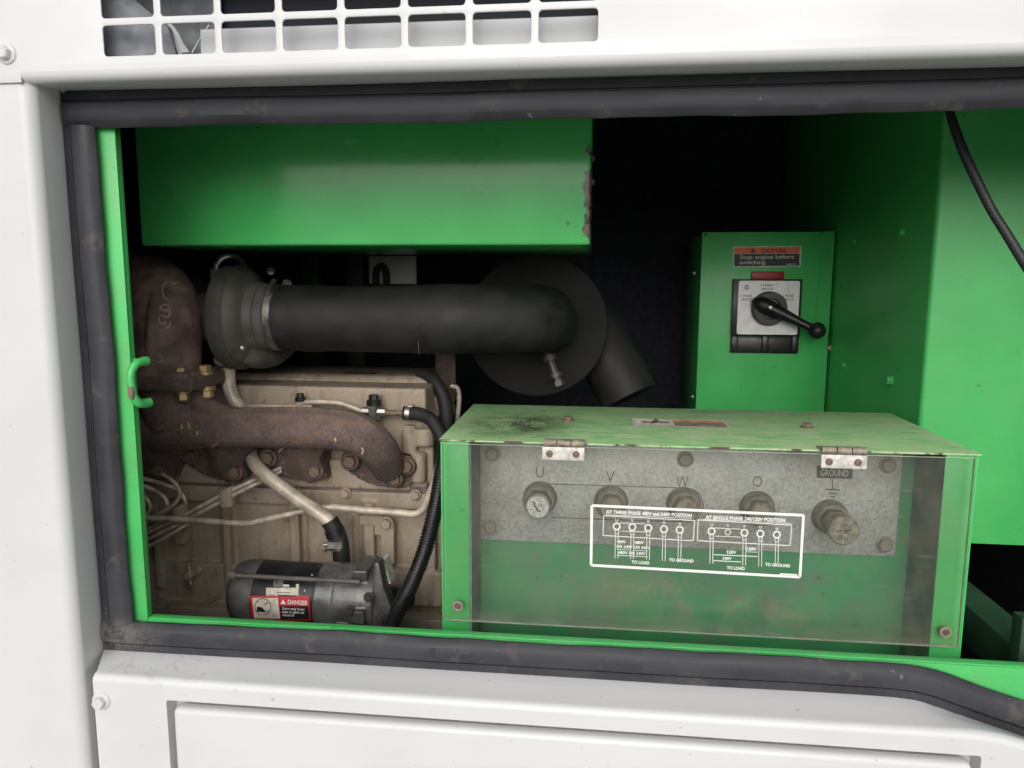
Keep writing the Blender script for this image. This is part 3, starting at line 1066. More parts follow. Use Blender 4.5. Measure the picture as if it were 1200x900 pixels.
# hinges
for px, py in ((661, 514), (989, 523.5)):
    c = P(px, py, Y0 - .006)
    bm = new()
    w = .023
    for k in range(3):
        cyl(bm, (c.x - w + k * 2 * w / 3 + .0006, c.y, Z1 + .0005), (c.x - w + (k + 1) * 2 * w / 3 - .0006, c.y, Z1 + .0005), .0042, n=16)
    box(bm, c.x - w, c.x + w, Y0 - .006, Y1 * 0 + Y0 + .012, Z1 + .0003, Z1 + .0014)
    hg = obj('hinge', bm, 'stud_metal', tb)
    bm = new()
    box(bm, c.x - w - .0005, c.x + w - .0005, .0390, .0405, Z1 - .0175, Z1 - .003)
    obj('hinge_leaf', bm, 'stud_cap', hg, bevel=.0004)
    for s in (-1, 1):
        bolt(hg, (c.x + s * .0145 - .001, .0388, Z1 - .0105), (0, -1, 0), .0038, 'rusty_bolt', 'screw', 'pan')
# clear cover
YC = .0415
cz0, cz1 = P(523, 727, YC).z, Z1 - .0035
bm = new()
box(bm, X0 + .0045, X1 - .008, YC, YC + .004, cz0, cz1)
bm.faces.ensure_lookup_table()
for f in bm.faces:
    if abs(f.normal.y) < .5:
        f.material_index = 1
bm.normal_update()
for f in bm.faces:
    f.material_index = 0 if abs(f.normal.y) > .5 else 1
cover = obj('clear_cover', bm, ['dusty_acrylic', 'acrylic_edge'], tb, smooth=0, label='dusty clear acrylic cover with a printed wiring diagram')
for px, py in ((536.5, 710), (1108, 741)):
    bolt(cover, P(px, py, YC - .0003), (0, -1, 0), .0062, 'stud_metal', 'grommet', 'eye')
    bm = new()
    c = P(px, py, YC - .0006)
    lathe(bm, c, (0, -1, 0), [(0, .0034), (.0004, .0034)], 16)
    obj('grommet_hole', bm, 'rusty_iron', cover)
# wiring diagram; figures measured in an enlarged view of the photograph
K = 1200 / 270
dmap = lambda x, y, l: P(680 + x / K, 580 + y / K, YC - .0005 - l)
p = Print(dmap)
p.path([(60, 55), (1163, 106), (1144, 428), (56, 366)], 14, True)
p.text('AT THREE PHASE 480V and 240V POSITION', (134, 96), (580, 116), 17, .034)
p.line((134, 103), (580, 122), 2.5)
p.text('AT SINGLE PHASE 240/120V POSITION', (652, 124), (1066, 141), 17, .034)
p.line((640, 127), (1100, 148), 2.5)
p.path([(122, 108), (596, 133), (588, 239), (118, 211)], 4, True)
p.path([(614, 130), (1101, 157), (1094, 264), (610, 238)], 4, True)
def lug(x, y, big=True, ch='U', bottom=330):
    p.text(ch, (x - 7, y - 27), (x + 7, y - 26.5), 14, .012)
    if not big:
        p.ring((x, y), 14, 4)
        return
    p.ring((x, y), 17, 7)
    p.path([(x - 9, y + 17), (x - 9, y + 38), (x + 9, y + 38), (x + 9, y + 17)], 3.5)
    p.line((x - 7, y + 38), (x - 9, bottom), 3)
    p.line((x + 8, y + 38), (x + 6, bottom), 3)
for x, y, ch, b in ((190, 164, 'U', 330), (271, 168, 'V', 333), (354, 172, 'W', 337), (436, 178, 'O', 345), (518, 182, '⏚' if False else 'o', 347)):
    lug(x, y, True, ch, b)
lug(684, 189, True, 'U', 358); lug(769, 194, False, 'V'); lug(855, 197, True, 'W', 368); lug(938, 202, True, 'O', 373); lug(1024, 207, True, 'o', 357)
for y0 in (144, 186):
    p.line((208, y0 + (2 if y0 == 144 else 2)), (340, y0 + 7), 3)
    p.line((702, y0 + 28), (838, y0 + 34), 3)
p.text('480V', (190, 250), (237, 252), 14, .03); p.text('480V', (283, 254), (330, 256), 14, .03)
p.text('OR 240V', (188, 275), (272, 279), 14, .03); p.text('OR 240V', (280, 279), (363, 283), 14, .03)
p.line((192, 283), (262, 287), 2.5); p.line((278, 288), (350, 292), 2.5)
p.text('480V OR 240V', (196, 306), (340, 313), 14, .03)
p.line((192, 314), (350, 322), 3)
p.text('TO LOAD', (267, 356), (359, 362), 15, .034); p.text('TO GROUND', (462, 345), (590, 352), 15, .034)
p.text('120V', (866, 287), (917, 290), 15, .03); p.line((866, 296), (924, 298), 3)
p.text('120V', (764, 304), (812, 307), 15, .03); p.line((694, 311), (924, 321), 4)
p.text('240V', (740, 336), (788, 338), 13, .03); p.line((694, 342), (838, 349), 4)
p.text('TO LOAD', (763, 386), (856, 391), 15, .034); p.text('TO GROUND', (962, 369), (1093, 377), 15, .034)
p.line((1040, 412), (1130, 417), 9)
p.done('wiring_diagram', 'print_white', cover)

# ================================================================== ENGINE
en = thing('diesel_engine', 'khaki painted diesel engine block with rusty manifold, under the green duct', 'engine', (-.35, .45, .60))
YB = .360
# block
bm = new()
bl = P(120, 570, YB).x
br = P(517, 650, YB).x
z_joint, z_pan = P(330, 570, YB).z, P(330, 706, YB).z
box(bm, bl, br + .01, YB, YB + .14, z_pan - .01, z_joint)
box(bm, bl, br + .012, YB - .008, YB + .10, P(330, 590, YB).z, z_joint - .002)
box(bm, bl, br + .10, YB - .035, YB + .14, z_pan - .24, z_pan)
for px, w, t0, t1 in ((183, 15, 590, 690), (265, 14, 590, 690), (345, 15, 590, 690), (432, 15, 590, 690), (505, 12, 575, 712)):
    pbox(bm, px - w / 2, t0, px + w / 2, t1, YB - .016, YB + .05)
pbox(bm, 120, 655, 335, 712, YB - .010, YB + .05)
pbox(bm, 360, 602, 415, 690, YB - .006, YB + .05)
pbox(bm, 440, 668, 520, 712, YB - .02, YB + .05)
fused('cylinder_block', bm, 'engine_paint', en, .0024, 1)
# head
bm = new()
hz1, hz0 = P(330, 452, YB).z, z_joint + .0025
box(bm, bl, P(500, 520, YB).x, YB - .004, YB + .14, hz0, hz1)
box(bm, bl, P(482, 520, YB).x, YB - .012, YB + .10, hz0, P(330, 535, YB).z)
pbox(bm, 470, 490, 508, 566, YB - .004, YB + .1)
c = P(491, 520, YB - .01)
cyl(bm, (c.x, YB - .014, P(491, 562, YB).z), (c.x, YB - .014, P(491, 528, YB).z), .012)
cyl(bm, (c.x - .014, YB - .014, P(481, 528, YB).z), (c.x - .014, YB - .014, P(481, 505, YB).z), .012)
cyl(bm, (c.x + .006, YB - .006, P(491, 520, YB).z), (c.x + .006, YB - .006, P(491, 500, YB).z), .018)
head = fused('cylinder_head', bm, 'engine_paint', en, .0028, 3)
bolt(head, Vector((c.x - .014, YB - .014, P(481, 505, YB).z)), (0, 0, 1), .0095, 'engine_paint', kind='hex', h=1.3)
bm = new()
pbox(bm, 130, 566.5, 500, 571, YB - .006, YB + .1)
obj('head_gasket', bm, 'dark_iron', en)
# valve cover
bm = new()
YV = .42
a, b = P(240, 437, YV), P(516, 490, YV)
box(bm, bl, b.x, YV, YV + .14, b.z - .03, a.z)
vc = obj('valve_cover', bm, 'engine_paint', en, bevel=.016, seg=6, smooth=60)
bm = new()
box(bm, P(398, 440, YV).x, P(434, 440, YV).x, YV + .020, YV + .034, a.z - .0005, a.z + .0012)
obj('nameplate', bm, 'print_black', vc)
bm = new()
box(bm, bl, b.x + .006, YV - .008, YV + .14, P(300, 491, YV).z, P(300, 486, YV).z)
obj('valve_cover_flange', bm, 'engine_paint', en, bevel=.002)
# exhaust manifold
bm = new()
YM = .275
def pv(px, py, y):
    return P(px, py, y)
tube(bm, [pv(120, 499, YM), pv(200, 501, YM), pv(300, 501, YM), pv(385, 503, YM), pv(420, 509, YM + .002), pv(444, 527, YM + .012), pv(455, 548, YM + .045)], [.031, .031, .030, .030, .030, .028, .026], 20, 8)
for poly in ([(140, 505), (238, 505), (216, 530), (205, 545), (203, 562), (170, 563), (140, 548)],
             [(240, 505), (318, 505), (288, 533), (284, 545), (290, 560), (265, 566), (246, 552)],
             [(334, 505), (396, 505), (378, 530), (374, 540), (384, 560), (362, 567), (336, 553)]):
    fv = [bm.verts.new(pv(x, y, YM - .012 + (YB - .030 - YM + .012) * max(0, min(1, (y - 508) / 48)))) for x, y in poly]
    bv = [bm.verts.new(Vector((v.co.x, YB - .002, v.co.z))) for v in fv]
    bmesh.ops.triangulate(bm, faces=[bm.faces.new(fv), bm.faces.new(bv[::-1])])
    for i in range(len(poly)):
        j = (i + 1) % len(poly)
        bm.faces.new((fv[i], bv[i], bv[j], fv[j]))
for x0, y0, x1, y1 in ((140, 530, 187, 550), (224, 533, 276, 553), (315, 536, 370, 552), (411, 540, 463, 560), (463, 560, 477, 546)):
    for t_ in range(7):
        c0 = pv(x0 + (x1 - x0) * t_ / 6, y0 + (y1 - y0) * t_ / 6, YB - .022)
        cyl(bm, c0, c0 + Vector((0, .020, 0)), .0165 + .008 * math.sin(math.pi * t_ / 6))
for cx, cy_ in ((187, 550), (276, 553), (370, 552), (463, 560), (224, 533), (315, 536), (411, 540), (477, 546)):
    cyl(bm, pv(cx, cy_, YB - .032), pv(cx, cy_, YB), .0155)
tube(bm, [pv(198, 450, YM), pv(198, 475, YM), pv(205, 500, YM)], [.040, .040, .036], 20, 6)
# casting ridge along the top of the log, raised foundry figures on its face
tube(bm, [pv(250, 484, YM - .012), pv(330, 481, YM - .012), pv(395, 484, YM - .012), pv(430, 496, YM - .010), pv(452, 518, YM), pv(462, 540, YM + .02)], .0060, 8, 6)
tube(bm, [pv(150, 524, YM - .010), pv(235, 523, YM - .010)], .005, 8)
tube(bm, [pv(228, 460, YM), pv(243, 480, YM), pv(275, 494, YM)], [.012, .018, .018], 14, 6)
man = fused('exhaust_manifold', bm, 'rusty_iron', en, .0022, 1)
for cx, cy_ in ((187, 550), (276, 553), (370, 552), (463, 560)):
    bolt(man, pv(cx, cy_, YB - .041), (0, -1, 0), .0095, 'rusty_bolt', kind='hex')
for cx, cy_ in ((224, 533), (315, 536), (411, 540), (477, 546)):
    bolt(man, pv(cx, cy_, YB - .033), (0, -1, 0), .0100, 'rusty_bolt', kind='hex')
bm = new()
box(bm, pv(140, 440, YM).x, pv(246, 440, YM).x, YM - .052, YM + .05, pv(200, 453, YM).z, pv(200, 437, YM).z)
obj('manifold_flange', bm, 'rusty_iron', en, bevel=.004, seg=3)
f = on_body(man, .0012)
p = Print(f)
for pts in ([(242, 527), (248, 523), (255, 519)], [(326, 530), (331, 526), (335, 523)], [(392, 513), (394, 515), (393, 517)], [(424, 532), (426, 528), (424, 524)], [(213, 497), (214, 503)], [(221, 495), (223, 503)], [(231, 505), (232, 509)]):
    p.path(pts, 1.8)
p.done('paint_marks', 'yellow_mark', man)['kind'] = 'stuff'
zt_, zb_ = pv(200, 437, YM).z, pv(200, 453, YM).z
for cx, dy in ((211, -.030), (240, .0)):
    x = pv(cx, 440, YM + dy).x
    bolt(en, (x, YM + dy, zt_ + .002), (0, 0, 1), .0095, 'zinc_bolt', kind='hex', h=1.2)
    bolt(en, (x + .002, YM + dy, zb_ - .002), (0, 0, -1), .0095, 'zinc_bolt', kind='hex', h=1.5)
# pipes
def pipe(name, pts, r, mat='pipe_paint', n=12, parent=en, sub=8, label=None):
    bm = new()
    tube(bm, [P(*q) for q in pts], r, n, sub)
    return obj(name, bm, mat, parent, smooth=60, label=label)
pipe('oil_drain_pipe', [(268, 425, .33), (268, 448, .33), (274, 468, .325), (287, 486, .33), (292, 510, .335), (294, 532, .325), (306, 552, .30), (345, 582, .29), (378, 604, .285), (390, 616, .285)], .0105, 'pipe_paint', 18)
dh = pipe('drain_hose', [(386, 610, .285), (394, 624, .285), (399, 640, .285), (401, 668, .285)], .0130, 'hose_rubber', 18)
bm = new()
a, b = P(391.5, 620, .285), P(394.5, 628, .285)
cyl(bm, a, b, .0150, n=24)
c = P(386, 638, .27)
obj('hose_band', bm, 'hose_gloss', dh)
bm = new()
cyl(bm, P(396, 635.5, .285), P(397, 642.5, .285), .0142, n=24)
box(bm, c.x - .002, c.x + .020, c.y - .004, c.y + .004, c.z - .005, c.z + .005)
cyl(bm, (c.x - .008, c.y, c.z - .001), (c.x, c.y, c.z), .003, n=10)
obj('hose_clamp', bm, 'steel', dh)
# injector return rail
pipe('return_pipe', [(268, 475, .334), (300, 476, .334), (345, 477, .334), (352, 477, .334)], .0036)
pipe('return_pipe', [(352, 474, .334), (362, 471, .334), (395, 472, .334), (412, 477, .334), (432, 485, .334)], .0040)
pipe('return_pipe', [(336, 484, .334), (345, 477, .334), (352, 477, .334)], .0032)
for (cx, cy_), big in (((352, 476), 0), ((438, 481), 1)):
    bm = new()
    s = 1.35 if big else 1.0
    q0, q1 = P(cx, cy_ + 10, .334), P(cx, cy_ - 6, .334)
    cyl(bm, q0, q1, .0075 * s, n=6)
    cyl(bm, P(cx - 13, cy_ + 1, .334), P(cx + 14, cy_ + 2, .334), .0050 * s, n=8)
    ft = obj('injector_fitting', bm, 'steel' if big else 'pipe_paint', en)
    bm = new()
    lathe(bm, q1, (0, 0, 1), [(0, .0085 * s), (.006 * s, .0085 * s), (.0065 * s, .0060 * s), (.012 * s, .0055 * s)], 8)
    obj('cap', bm, 'black_plastic', ft)
pipe('copper_pipe', [(445, 483, .334), (462, 484, .334), (478, 485, .334)], .0045, 'rusty_bolt')
rh = pipe('return_hose', [(473, 484, .334), (490, 485, .334), (504, 491, .34), (513, 503, .335), (523, 525, .33), (530, 560, .33)], .0105, 'hose_rubber', 16)
bm = new()
cyl(bm, P(476, 484, .334), P(481, 484.5, .334), .0120, n=20)
box(bm, P(478, 476, .334).x, P(484, 476, .334).x, .329, .339, P(480, 481, .334).z + .006, P(480, 474, .334).z)
obj('hose_clamp', bm, 'steel', rh)
pipe('breather_hose', [(492, 437, .44), (503, 441, .43), (512, 450, .42), (521, 470, .41), (524, 500, .40), (527, 540, .40)], .0110, 'hose_rubber', 16)
pipe('dipstick_tube', [(528, 452, .46), (536, 455, .46), (538, 468, .46), (535, 500, .46)], .0040)
bm = new()
pbox(bm, 510, 412, 534, 470, .50, .506)
obj('support_bracket', bm, 'rusty_iron', en, bevel=.002)
# fuel pipes at the left
YF = .305
def fp_(pts, r=.0034):
    pipe('fuel_pipe', [(x, y, YF + d) for x, y, d in pts], r)
fp_([(140, 555, 0), (165, 560, 0), (190, 567, 0), (206, 573, 0), (214, 580, 0), (217, 589, 0), (214, 598, .004), (205, 606, .006), (160, 625, .01), (130, 638, .01)])
fp_([(140, 562, 0), (165, 568, 0), (185, 577, 0), (194, 585, 0), (196, 593, 0), (192, 600, .004), (180, 608, .006), (150, 620, .01), (130, 628, .01)])
fp_([(140, 574, 0), (163, 579, 0), (172, 585, 0), (176, 593, 0), (173, 601, .004), (160, 610, .006), (130, 620, .01)])
fp_([(130, 641, .004), (165, 628, 0), (215, 604, -.004), (262, 579, -.004), (290, 566, 0), (312, 556, .02), (330, 548, .03)])
fp_([(130, 652, .004), (165, 636, 0), (215, 611, -.004), (268, 583, -.004), (296, 569, 0), (316, 560, .02), (330, 552, .03)])
fp_([(130, 602, -.012), (164, 606, -.012), (220, 609, -.012), (275, 613, -.012), (292, 613, -.012), (306, 610, -.012), (350, 600, -.006), (375, 595, .0), (395, 595, .004)], .0046)
fp_([(388, 594, .004), (420, 597, .004), (470, 601, .004), (486, 602, .004), (495, 597, .004), (503, 580, .004), (511, 556, .004), (516, 540, .004)], .0058)
fp_([(130, 618, -.004), (168, 609, -.004), (190, 600, -.004), (205, 590, -.004), (211, 578, -.004), (205, 566, 0), (190, 556, .01), (165, 548, .02)], .0032)
fp_([(130, 661, .004), (165, 644, .0), (190, 632, -.002), (210, 620, .002), (222, 612, .012)], .0032)
for px, py in ((213, 600), (268, 580)):
    bm = new()
    q = P(px, py, YF - .010)
    a, b = P(px - 6, py + 2, YF), P(px + 7, py - 4, YF)
    d = (b - a)
    u = Vector((0, 0, 1))
    vs0 = []
    for yy in (YF - .012, YF + .004):
        for t_, zz in ((0, .012), (1, .012), (1, -.022), (0, -.014)):
            w = a.lerp(b, t_)
            vs0.append(bm.verts.new((w.x, yy, w.z + zz)))
    for q_ in ((0, 1, 2, 3), (7, 6, 5, 4), (0, 4, 5, 1), (1, 5, 6, 2), (2, 6, 7, 3), (3, 7, 4, 0)):
        bm.faces.new([vs0[i] for i in q_])
    obj('pipe_clamp', bm, 'engine_paint', en, bevel=.0025)
# washer boss, drain cock, bracket
bm = new()
c = P(217, 627, YB)
lathe(bm, c + Vector((0, .01, 0)), (0, -1, 0), [(0, .012), (.022, .012), (.022, .0105), (.026, .0105)], 24)
lathe(bm, c + Vector((-.001, -.016, 0)), (0, -1, 0), [(0, .004), (.004, .004)], 12)
obj('boss', bm, 'engine_paint', en)
bm = new()
c = P(235, 666, YB)
cyl(bm, c + Vector((.004, .004, .002)), c + Vector((0, -.016, 0)), .0075, n=16)
cyl(bm, c + Vector((0, -.014, 0)), c + Vector((-.003, -.036, -.001)), .0055, n=14)
cyl(bm, c + Vector((-.002, -.028, -.0165)), c + Vector((-.003, -.028, .0155)), .0022, n=8)
box(bm, c.x - .0075, c.x + .003, c.y - .032, c.y - .024, c.z - .004, c.z + .004)
obj('drain_cock', bm, 'pipe_paint', en)
bm = new()
pbox(bm, 420, 604, 449, 616, YB - .022, YB - .010)
pbox(bm, 438, 612, 462, 628, YB - .022, YB - .010)
pbox(bm, 446, 622, 462, 662, YB - .022, YB - .010)
pbox(bm, 447, 655, 458, 685, YB - .022, YB)
fused('bracket', bm, 'engine_paint', en, .002, 2)
for px, py, r in ((200, 578, .007), (330, 578, .007), (405, 578, .007), (487, 580, .007), (305, 690, .008), (190, 700, .007), (250, 700, .007), (490, 650, .008), (380, 640, .006)):
    bolt(en, P(px, py, YB - .012), (0, -1, 0), r, 'engine_paint', kind='hex')
bolt(en, P(453, 613, YB - .023), (0, -1, 0), .0085, 'engine_paint', kind='hex')

# ================================================================== TURBOCHARGER
tc_ = thing('turbocharger', 'rust brown turbocharger with a grey compressor housing, above the manifold', 'turbocharger', (-.5, .3, 1.30))
bm = new()
YT = .275
tube(bm, [pv(196, 440, YT), pv(195, 410, YT), pv(193, 380, YT), pv(188, 352, YT + .012), pv(176, 335, YT + .045), pv(160, 330, YT + .09)], [.046, .049, .0515, .0515, .049, .046], 26, 8)
box(bm, pv(150, 440, YT).x, pv(240, 440, YT).x, YT - .048, YT + .05, pv(200, 442, YT).z, pv(200, 432, YT).z)
tube(bm, [pv(177, 440, YT - .040), pv(175, 390, YT - .050), pv(180, 350, YT - .040), pv(184, 330, YT - .01)], .005, 8)
el = fused('turbine_housing', bm, 'turbine_iron', tc_, .0024, 1)
bm = new()
lathe(bm, pv(214, 372, YT + .075), (1, 0, 0), [(0, .040), (.006, .058), (.030, .060), (.038, .050), (.075, .040)], 40)
obj('centre_housing', bm, 'filter_plastic', tc_)
p = Print(on_body(el, .0010))
S8 = [(190, 358), (194, 357), (198, 358.5), (199, 362), (195, 364.5), (190, 363), (187, 361), (190, 358)]
S3 = [(187, 371), (186, 376), (189, 380), (194, 377), (194, 380), (196, 385), (199, 382), (199, 377)]
SC = [(196, 330), (192, 334), (190, 341), (192, 348), (196, 351)]
for s_ in (S8, S3, SC, [(199, 364), (198, 371), (195, 372), (188, 369)], [(198, 331), (204, 333), (207, 331)]):
    p.path(s_, 1.0)
p.path([(184, 416), (189, 416), (190, 423), (184, 424)], .7)
p.done('chalk_marks', 'chalk', tc_)['kind'] = 'stuff'
bm = new()
cx = P(279, 372, .33)
ax = Vector((1, 0, 0))
lathe(bm, cx, ax, [(-.018, .045), (-.014, .070), (-.012, .0780), (-.010, .0790), (.0100, .0790), (.0110, .0765), (.0125, .0770), (.018, .0740), (.024, .0690), (.029, .0620), (.0315, .0560), (.033, .0545), (.045, .0535), (.046, .0510), (.058, .0500), (.060, .047), (.062, .046)], 64)
lathe(bm, cx, ax, [(-.08, .035), (-.015, .040)], 32)
cmp_ = obj('compressor_housing', bm, 'cast_aluminium', tc_, smooth=50)
bm = new()
tube(bm, [cx + Vector((.026, -.03, -.052)), cx + Vector((.030, -.01, -.058)), cx + Vector((.032, .04, -.058)), cx + Vector((.03, .09, -.05))], [.014, .019, .022, .022], 18, 6)
obj('scroll_outlet', bm, 'cast_aluminium', tc_, smooth=60)
bm = new()
lathe(bm, cx, ax, [(.060, .0470), (.061, .0500), (.071, .0500), (.072, .047)], 48)
bolt_c = cx + Vector((.066, -.028, .046))
cyl(bm, bolt_c + Vector((0, -.012, -.008)), bolt_c + Vector((0, .014, .010)), .004, n=10)
obj('band_clamp', bm, 'steel', tc_)
for px, py in ((254, 321),):
    bm = new()
    q = P(px, py, .31)
    box(bm, q.x - .007, q.x + .008, q.y - .007, q.y + .007, q.z - .009, q.z + .008)
    of = obj('oil_fitting', bm, 'steel', tc_, bevel=.0015)
    bm = new()
    tube(bm, [q + Vector((-.001, 0, .006)), P(254, 311, .31), P(260, 303, .312), P(270, 300, .32), P(280, 303, .34), P(288, 314, .37)], .0042, 10)
    obj('oil_feed_pipe', bm, 'steel', of)
bolt(tc_, P(257, 422, .29), (0, -1, 0), .007, 'steel', kind='hex')
bolt(tc_, P(336, 333, .34), (0, -1, .6), .006, 'steel', kind='hex')
bolt(tc_, P(317, 318, .36), (0, -1, .6), .005, 'steel', kind='hex')
bolt(tc_, P(284, 408, .262), (.6, -1, 0), .0035, 'steel', kind='pan')

# ================================================================== INTAKE HOSE AND AIR CLEANER
ih = thing('intake_hose', 'thick black rubber intake hose running right from the turbocharger', 'hose', (-.2, .35, 1.3))
bm = new()
tube(bm, [cx + Vector((.062, 0, 0)), P(360, 373, .335), P(430, 374, .340), P(520, 374, .334), P(580, 374, .355), P(612, 374, .375), P(632, 374, .41), P(640, 376, .46), P(642, 378, .53)], [.0490, .0500, .0500, .0510, .0525, .0530, .0530, .053, .053], 40, 12, rad=lambda i, r: r + .0006 * math.sin(i * .21) + .0004 * math.sin(i * .57))
hose = obj('hose_body', bm, 'hose_rubber', ih, smooth=60)
p = Print(on_body(hose, .0008))
p.line((489, 378), (491, 416), .7)
p.done('scratch', 'print_grey', ih)
bm = new()
lathe(bm, P(641, 377, .49), (0, 1, 0), [(0, .0535), (.001, .0545), (.012, .0545), (.013, .0535)], 48)
q = P(648, 430, .47)
d = Vector((.35, -.2, -.9)).normalized()
cyl(bm, q - d * .030, q + d * .028, .0072, n=10)
cyl(bm, q + d * .012, q + d * .020, .0120, n=12)
cyl(bm, q + d * .026, q + d * .034, .0105, n=6)
cyl(bm, q - d * .020, q - d * .010, .0135, n=12)
cyl(bm, q - d * .032, q - d * .024, .0105, n=6)
obj('clamp', bm, 'dark_steel', ih)
ac = thing('air_cleaner', 'black round air cleaner canister behind the intake hose', 'air cleaner', (.0, .6, 1.2))
bm = new()
c = P(628, 382, .53)
lathe(bm, c, (0, 1, 0), [(-.002, .060), (0, .112), (.003, .1225), (.010, .1245), (.040, .1245), (.042, .118), (.40, .118)], 72)
obj('canister', bm, 'filter_plastic', ac, smooth=40)
bm = new()
cyl(bm, P(690, 372, .64), P(737, 466, .60), .054, n=40)
obj('inlet_tube', bm, 'hose_rubber', ac, smooth=50)
# small things in the gloom above the hose
rp = thing('relay_plate', 'small pale grey plate in the dark gap under the duct', 'plate', (-.25, .7, 1.38))
bm = new()
pbox(bm, 432, 300, 488, 333, .70, .704)
obj('plate', bm, 'grey_sheet', rp, bevel=.001)
bm = new()
tube(bm, [P(440, 336, .69), P(441, 318, .69), P(447, 312, .69), P(452, 318, .69), P(453, 336, .69)], .007, 10)
obj('wire_loop', bm, 'hose_rubber', rp)
rd = thing('radiator_strut', 'pair of green uprights behind the intake hose, coloured dark for the shade there', 'strut', (-.35, .8, 1.0))
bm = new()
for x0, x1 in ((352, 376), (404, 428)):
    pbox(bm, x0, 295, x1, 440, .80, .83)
obj('upright', bm, 'shaded_green', rd, bevel=.002)  # shade of the gap is put into the dark green

# ================================================================== STARTER MOTOR
sm_ = thing('starter_motor', 'black and grey starter motor with a red danger label, low at the left', 'starter motor', (-.3, .22, .95))
YS2 = .215
o = P(279, 692, YS2)
ax = Vector((1, 0, -.012)).normalized()
at = lambda px: (P(px, 690, YS2).x - o.x)
bm = new()
lathe(bm, o, ax, [(-.004, .022), (-.003, .031), (.000, .036), (.005, .0420), (.012, .0450), (at(309), .0465), (at(309.5), .0460)], 56)
cap = obj('end_cap', bm, 'starter_casting', sm_, smooth=40)
bm = new()
lathe(bm, o, ax, [(at(309), .0457), (at(379), .0457)], 56)
body = obj('motor_body', bm, 'starter_black', sm_, smooth=40)
bm = new()
lathe(bm, o, ax, [(at(379), .0450), (at(379) + .001, .0478), (at(399.3), .0478), (at(400), .0460), (at(401), .0460), (at(401.6), .0482), (at(430), .0485), (at(446), .0450), (at(452), .025)], 56)
c = o + ax * at(430)
box(bm, c.x - .012, c.x + .012, c.y - .055, c.y + .02, c.z - .012, c.z + .006)
box(bm, c.x - .010, c.x + .010, c.y - .030, c.y + .03, c.z + .036, c.z + .053)
box(bm, c.x - .030, c.x + .004, c.y - .053, c.y, c.z - .030, c.z - .016)
box(bm, o.x + at(382), c.x - .006, c.y - .052, c.y, c.z - .042, c.z - .026)
fused('nose_casting', bm, 'starter_casting', sm_, .0016, 1)
for px, py in ((432, 700), (410, 716), (446, 725)):
    bolt(sm_, P(px, py, YS2 - .054), (0, -1, 0), .0055, 'dark_steel', kind='hex')
bm = new()
vv = []
for yy in (YS2 - .042, YS2 - .018):
    for px, py in ((441, 655), (447, 656), (452, 684), (464, 716), (462, 748), (438, 748)):
        q = P(px, py, YS2 - .03)
        vv.append(bm.verts.new((q.x, yy, q.z)))
bm.faces.new(vv[:6][::-1]); bm.faces.new(vv[6:])
for i in range(6):
    j = (i + 1) % 6
    bm.faces.new((vv[i], vv[j], vv[6 + j], vv[6 + i]))
obj('mounting_flange', bm, 'starter_casting', sm_, bevel=.003)
bm = new()
vv = []
for yy in (YS2 - .016, YS2 + .010):
    for px, py in ((446, 657), (450, 658), (458, 684), (447, 686)):
        q = P(px, py, YS2 - .016)
        vv.append(bm.verts.new((q.x, yy, q.z)))
bm.faces.new(vv[:4][::-1]); bm.faces.new(vv[4:])
for i in range(4):
    j = (i + 1) % 4
    bm.faces.new((vv[i], vv[j], vv[4 + j], vv[4 + i]))
obj('flange_web', bm, 'stud_cap', sm_)
bm = new()
cyl(bm, P(448, 704, .235), P(478, 700, .27), .027, .017, 28)
obj('drive_boot', bm, 'black_plastic', sm_, smooth=50)
bm = new()
a, b = P(273, 674, YS2 - .044), P(422, 682, YS2 - .044)
cyl(bm, a, b, .0032, n=12)
cyl(bm, a - Vector((.004, 0, 0)), a + Vector((.006, 0, 0)), .0062, n=6)
obj('through_bolt', bm, 'cast_aluminium', sm_)
bm = new()
q = P(327, 662, YS2 - .03)
nrm = Vector((0, -.75, .66)).normalized()
lathe(bm, Vector((q.x, YS2, o.z)) + nrm * .0452, nrm, [(0, .0075), (.0018, .0070), (.002, .003), (.0004, .0028)], 24)
obj('body_screw', bm, 'starter_casting', sm_)
bm = new()
box(bm, P(302, 728, YS2 - .03).x, P(308, 728, YS2 - .03).x, YS2 - .03, YS2 - .02, o.z - .055, o.z - .034)
obj('terminal_lug', bm, 'starter_black', sm_)
bm = new()
for px, py in ((365.5, 674), (357, 692)):
    lathe(bm, on_body(body, 0)(px, py, 0), (0, -1, 0), [(-.001, .0012), (.0006, .0010)], 10)
obj('paint_spots', bm, 'print_white', sm_)
ob_ = on_body(body, .0005)
def quad(p, x0, y0, x1, y1, nx=8, ny=8, skew=0.0):
    """label patch wrapped on a curved body"""
    g = [[p.bm.verts.new(p.f(x0 + (x1 - x0) * i / nx + skew * j / ny, y0 + (y1 - y0) * j / ny, 0)) for i in range(nx + 1)] for j in range(ny + 1)]
    for j in range(ny):
        for i in range(nx):
            p.bm.faces.new((g[j][i], g[j][i + 1], g[j + 1][i + 1], g[j + 1][i]))
def lift(l0):
    return lambda x, y, l: ob_(x, y, l + l0)
p = Print(lift(0)); quad(p, 312, 689, 350, 702); quad(p, 323.5, 685, 339, 689.2); quad(p, 347, 684.5, 350.5, 690)
pl = p.done('part_label', 'print_cream', sm_)
p = Print(lift(.0003))
p.text('mfm', (325, 689), (338, 689.3), 2.4, .03); p.line((324, 694.2), (341, 694.8), .7); p.line((326, 697.8), (348, 698.6), 1.8); p.line((314, 697), (322, 697.2), .7)
p.done('part_print', 'print_black', pl)
p = Print(lift(.0003)); quad(p, 293, 698, 367.5, 726.5, 14, 12, 2.5)
dl = p.done('danger_label', 'print_red', sm_)
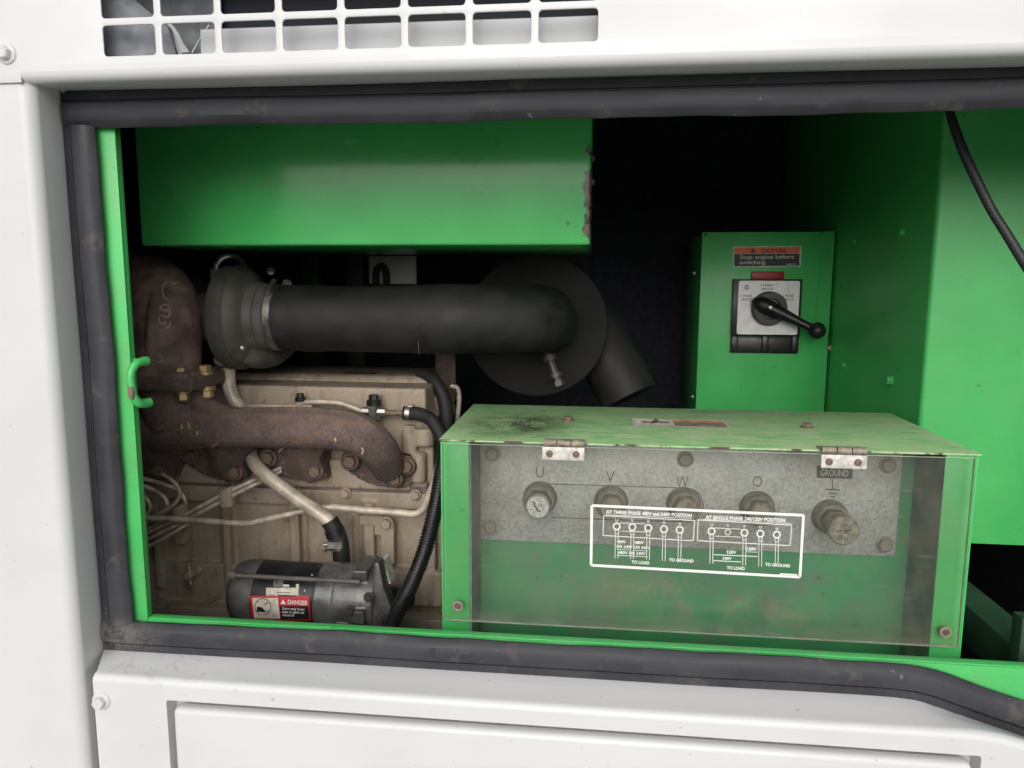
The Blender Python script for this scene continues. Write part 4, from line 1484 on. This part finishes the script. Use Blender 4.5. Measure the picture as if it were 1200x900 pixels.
p = Print(lift(.0006)); quad(p, 296, 700.5, 326, 724, 8, 10, 2.5)
p.done('picture_field', 'print_cream', dl)
p = Print(lift(.0006)); quad(p, 328, 710, 366, 725, 8, 8, 1.5)
p.done('black_field', 'print_black', dl)
p = Print(lift(.0009))
p.text('DANGER', (337.5, 707.6), (361, 709), 4.8, .025)
p.poly([(329, 707.5), (335.5, 707.8), (332.2, 702)])
p.text('Start only from', (331, 713.8), (357, 715), 2.8, .012)
p.text('seat in park or', (331, 717.6), (357, 718.6), 2.8, .012)
p.text('neutral', (331.5, 721.2), (345, 721.8), 2.8, .012)
p.done('danger_text', 'print_white', dl)
p = Print(lift(.0009))
p.ring((308.5, 710.5), 9.2, .8)
p.line((302, 704), (315, 717), .9)
for k in range(5):
    p.line((301.5, 711 + k * 1.1), (308 + k, 712 + k * 1.1), 1.4)
p.line((310, 708), (315, 706), 1.2)
p.line((320, 721), (323, 721), 1.0)
p.done('pictogram', 'print_black', dl)

# ================================================================== CABLES
cd = thing('corrugated_conduit', 'black corrugated cable conduit hanging beside the terminal box', 'conduit', (-.2, .15, 1.0))
bm = new()
pts = [P(556, 505, .46), P(546, 502, .38), P(534, 506, .29), P(524, 520, .225), P(518, 552, .20), (P(511, 592, .18)), P(499, 640, .165), P(484, 680, .15), P(468, 712, .14), P(448, 755, .13)]
ln = sum((b - a).length for a, b in zip(pts, pts[1:]))
tube(bm, pts, .0108, 16, 48, rad=lambda i, r: r * (1.0 if (i // 2) % 2 else .87))
obj('corrugated_tube', bm, 'hose_gloss', cd, smooth=30)
bc = thing('braided_cable', 'black braided cable hanging in the upper right corner', 'cable', (.42, .1, 1.55))
bm = new()
tube(bm, [P(1108, 110, .15), P(1114, 135, .14), P(1128, 175, .13), P(1145, 212, .12), (P(1162, 246, .11)), P(1182, 278, .10), P(1215, 330, .09), P(1290, 430, .10), P(1390, 520, .16), P(1440, 560, .305)], [.0040, .0045, .0050, .0050, .0048, .005, .005, .005, .005, .005], 14, 8)
obj('cable', bm, 'braided_sleeve', bc, smooth=60)
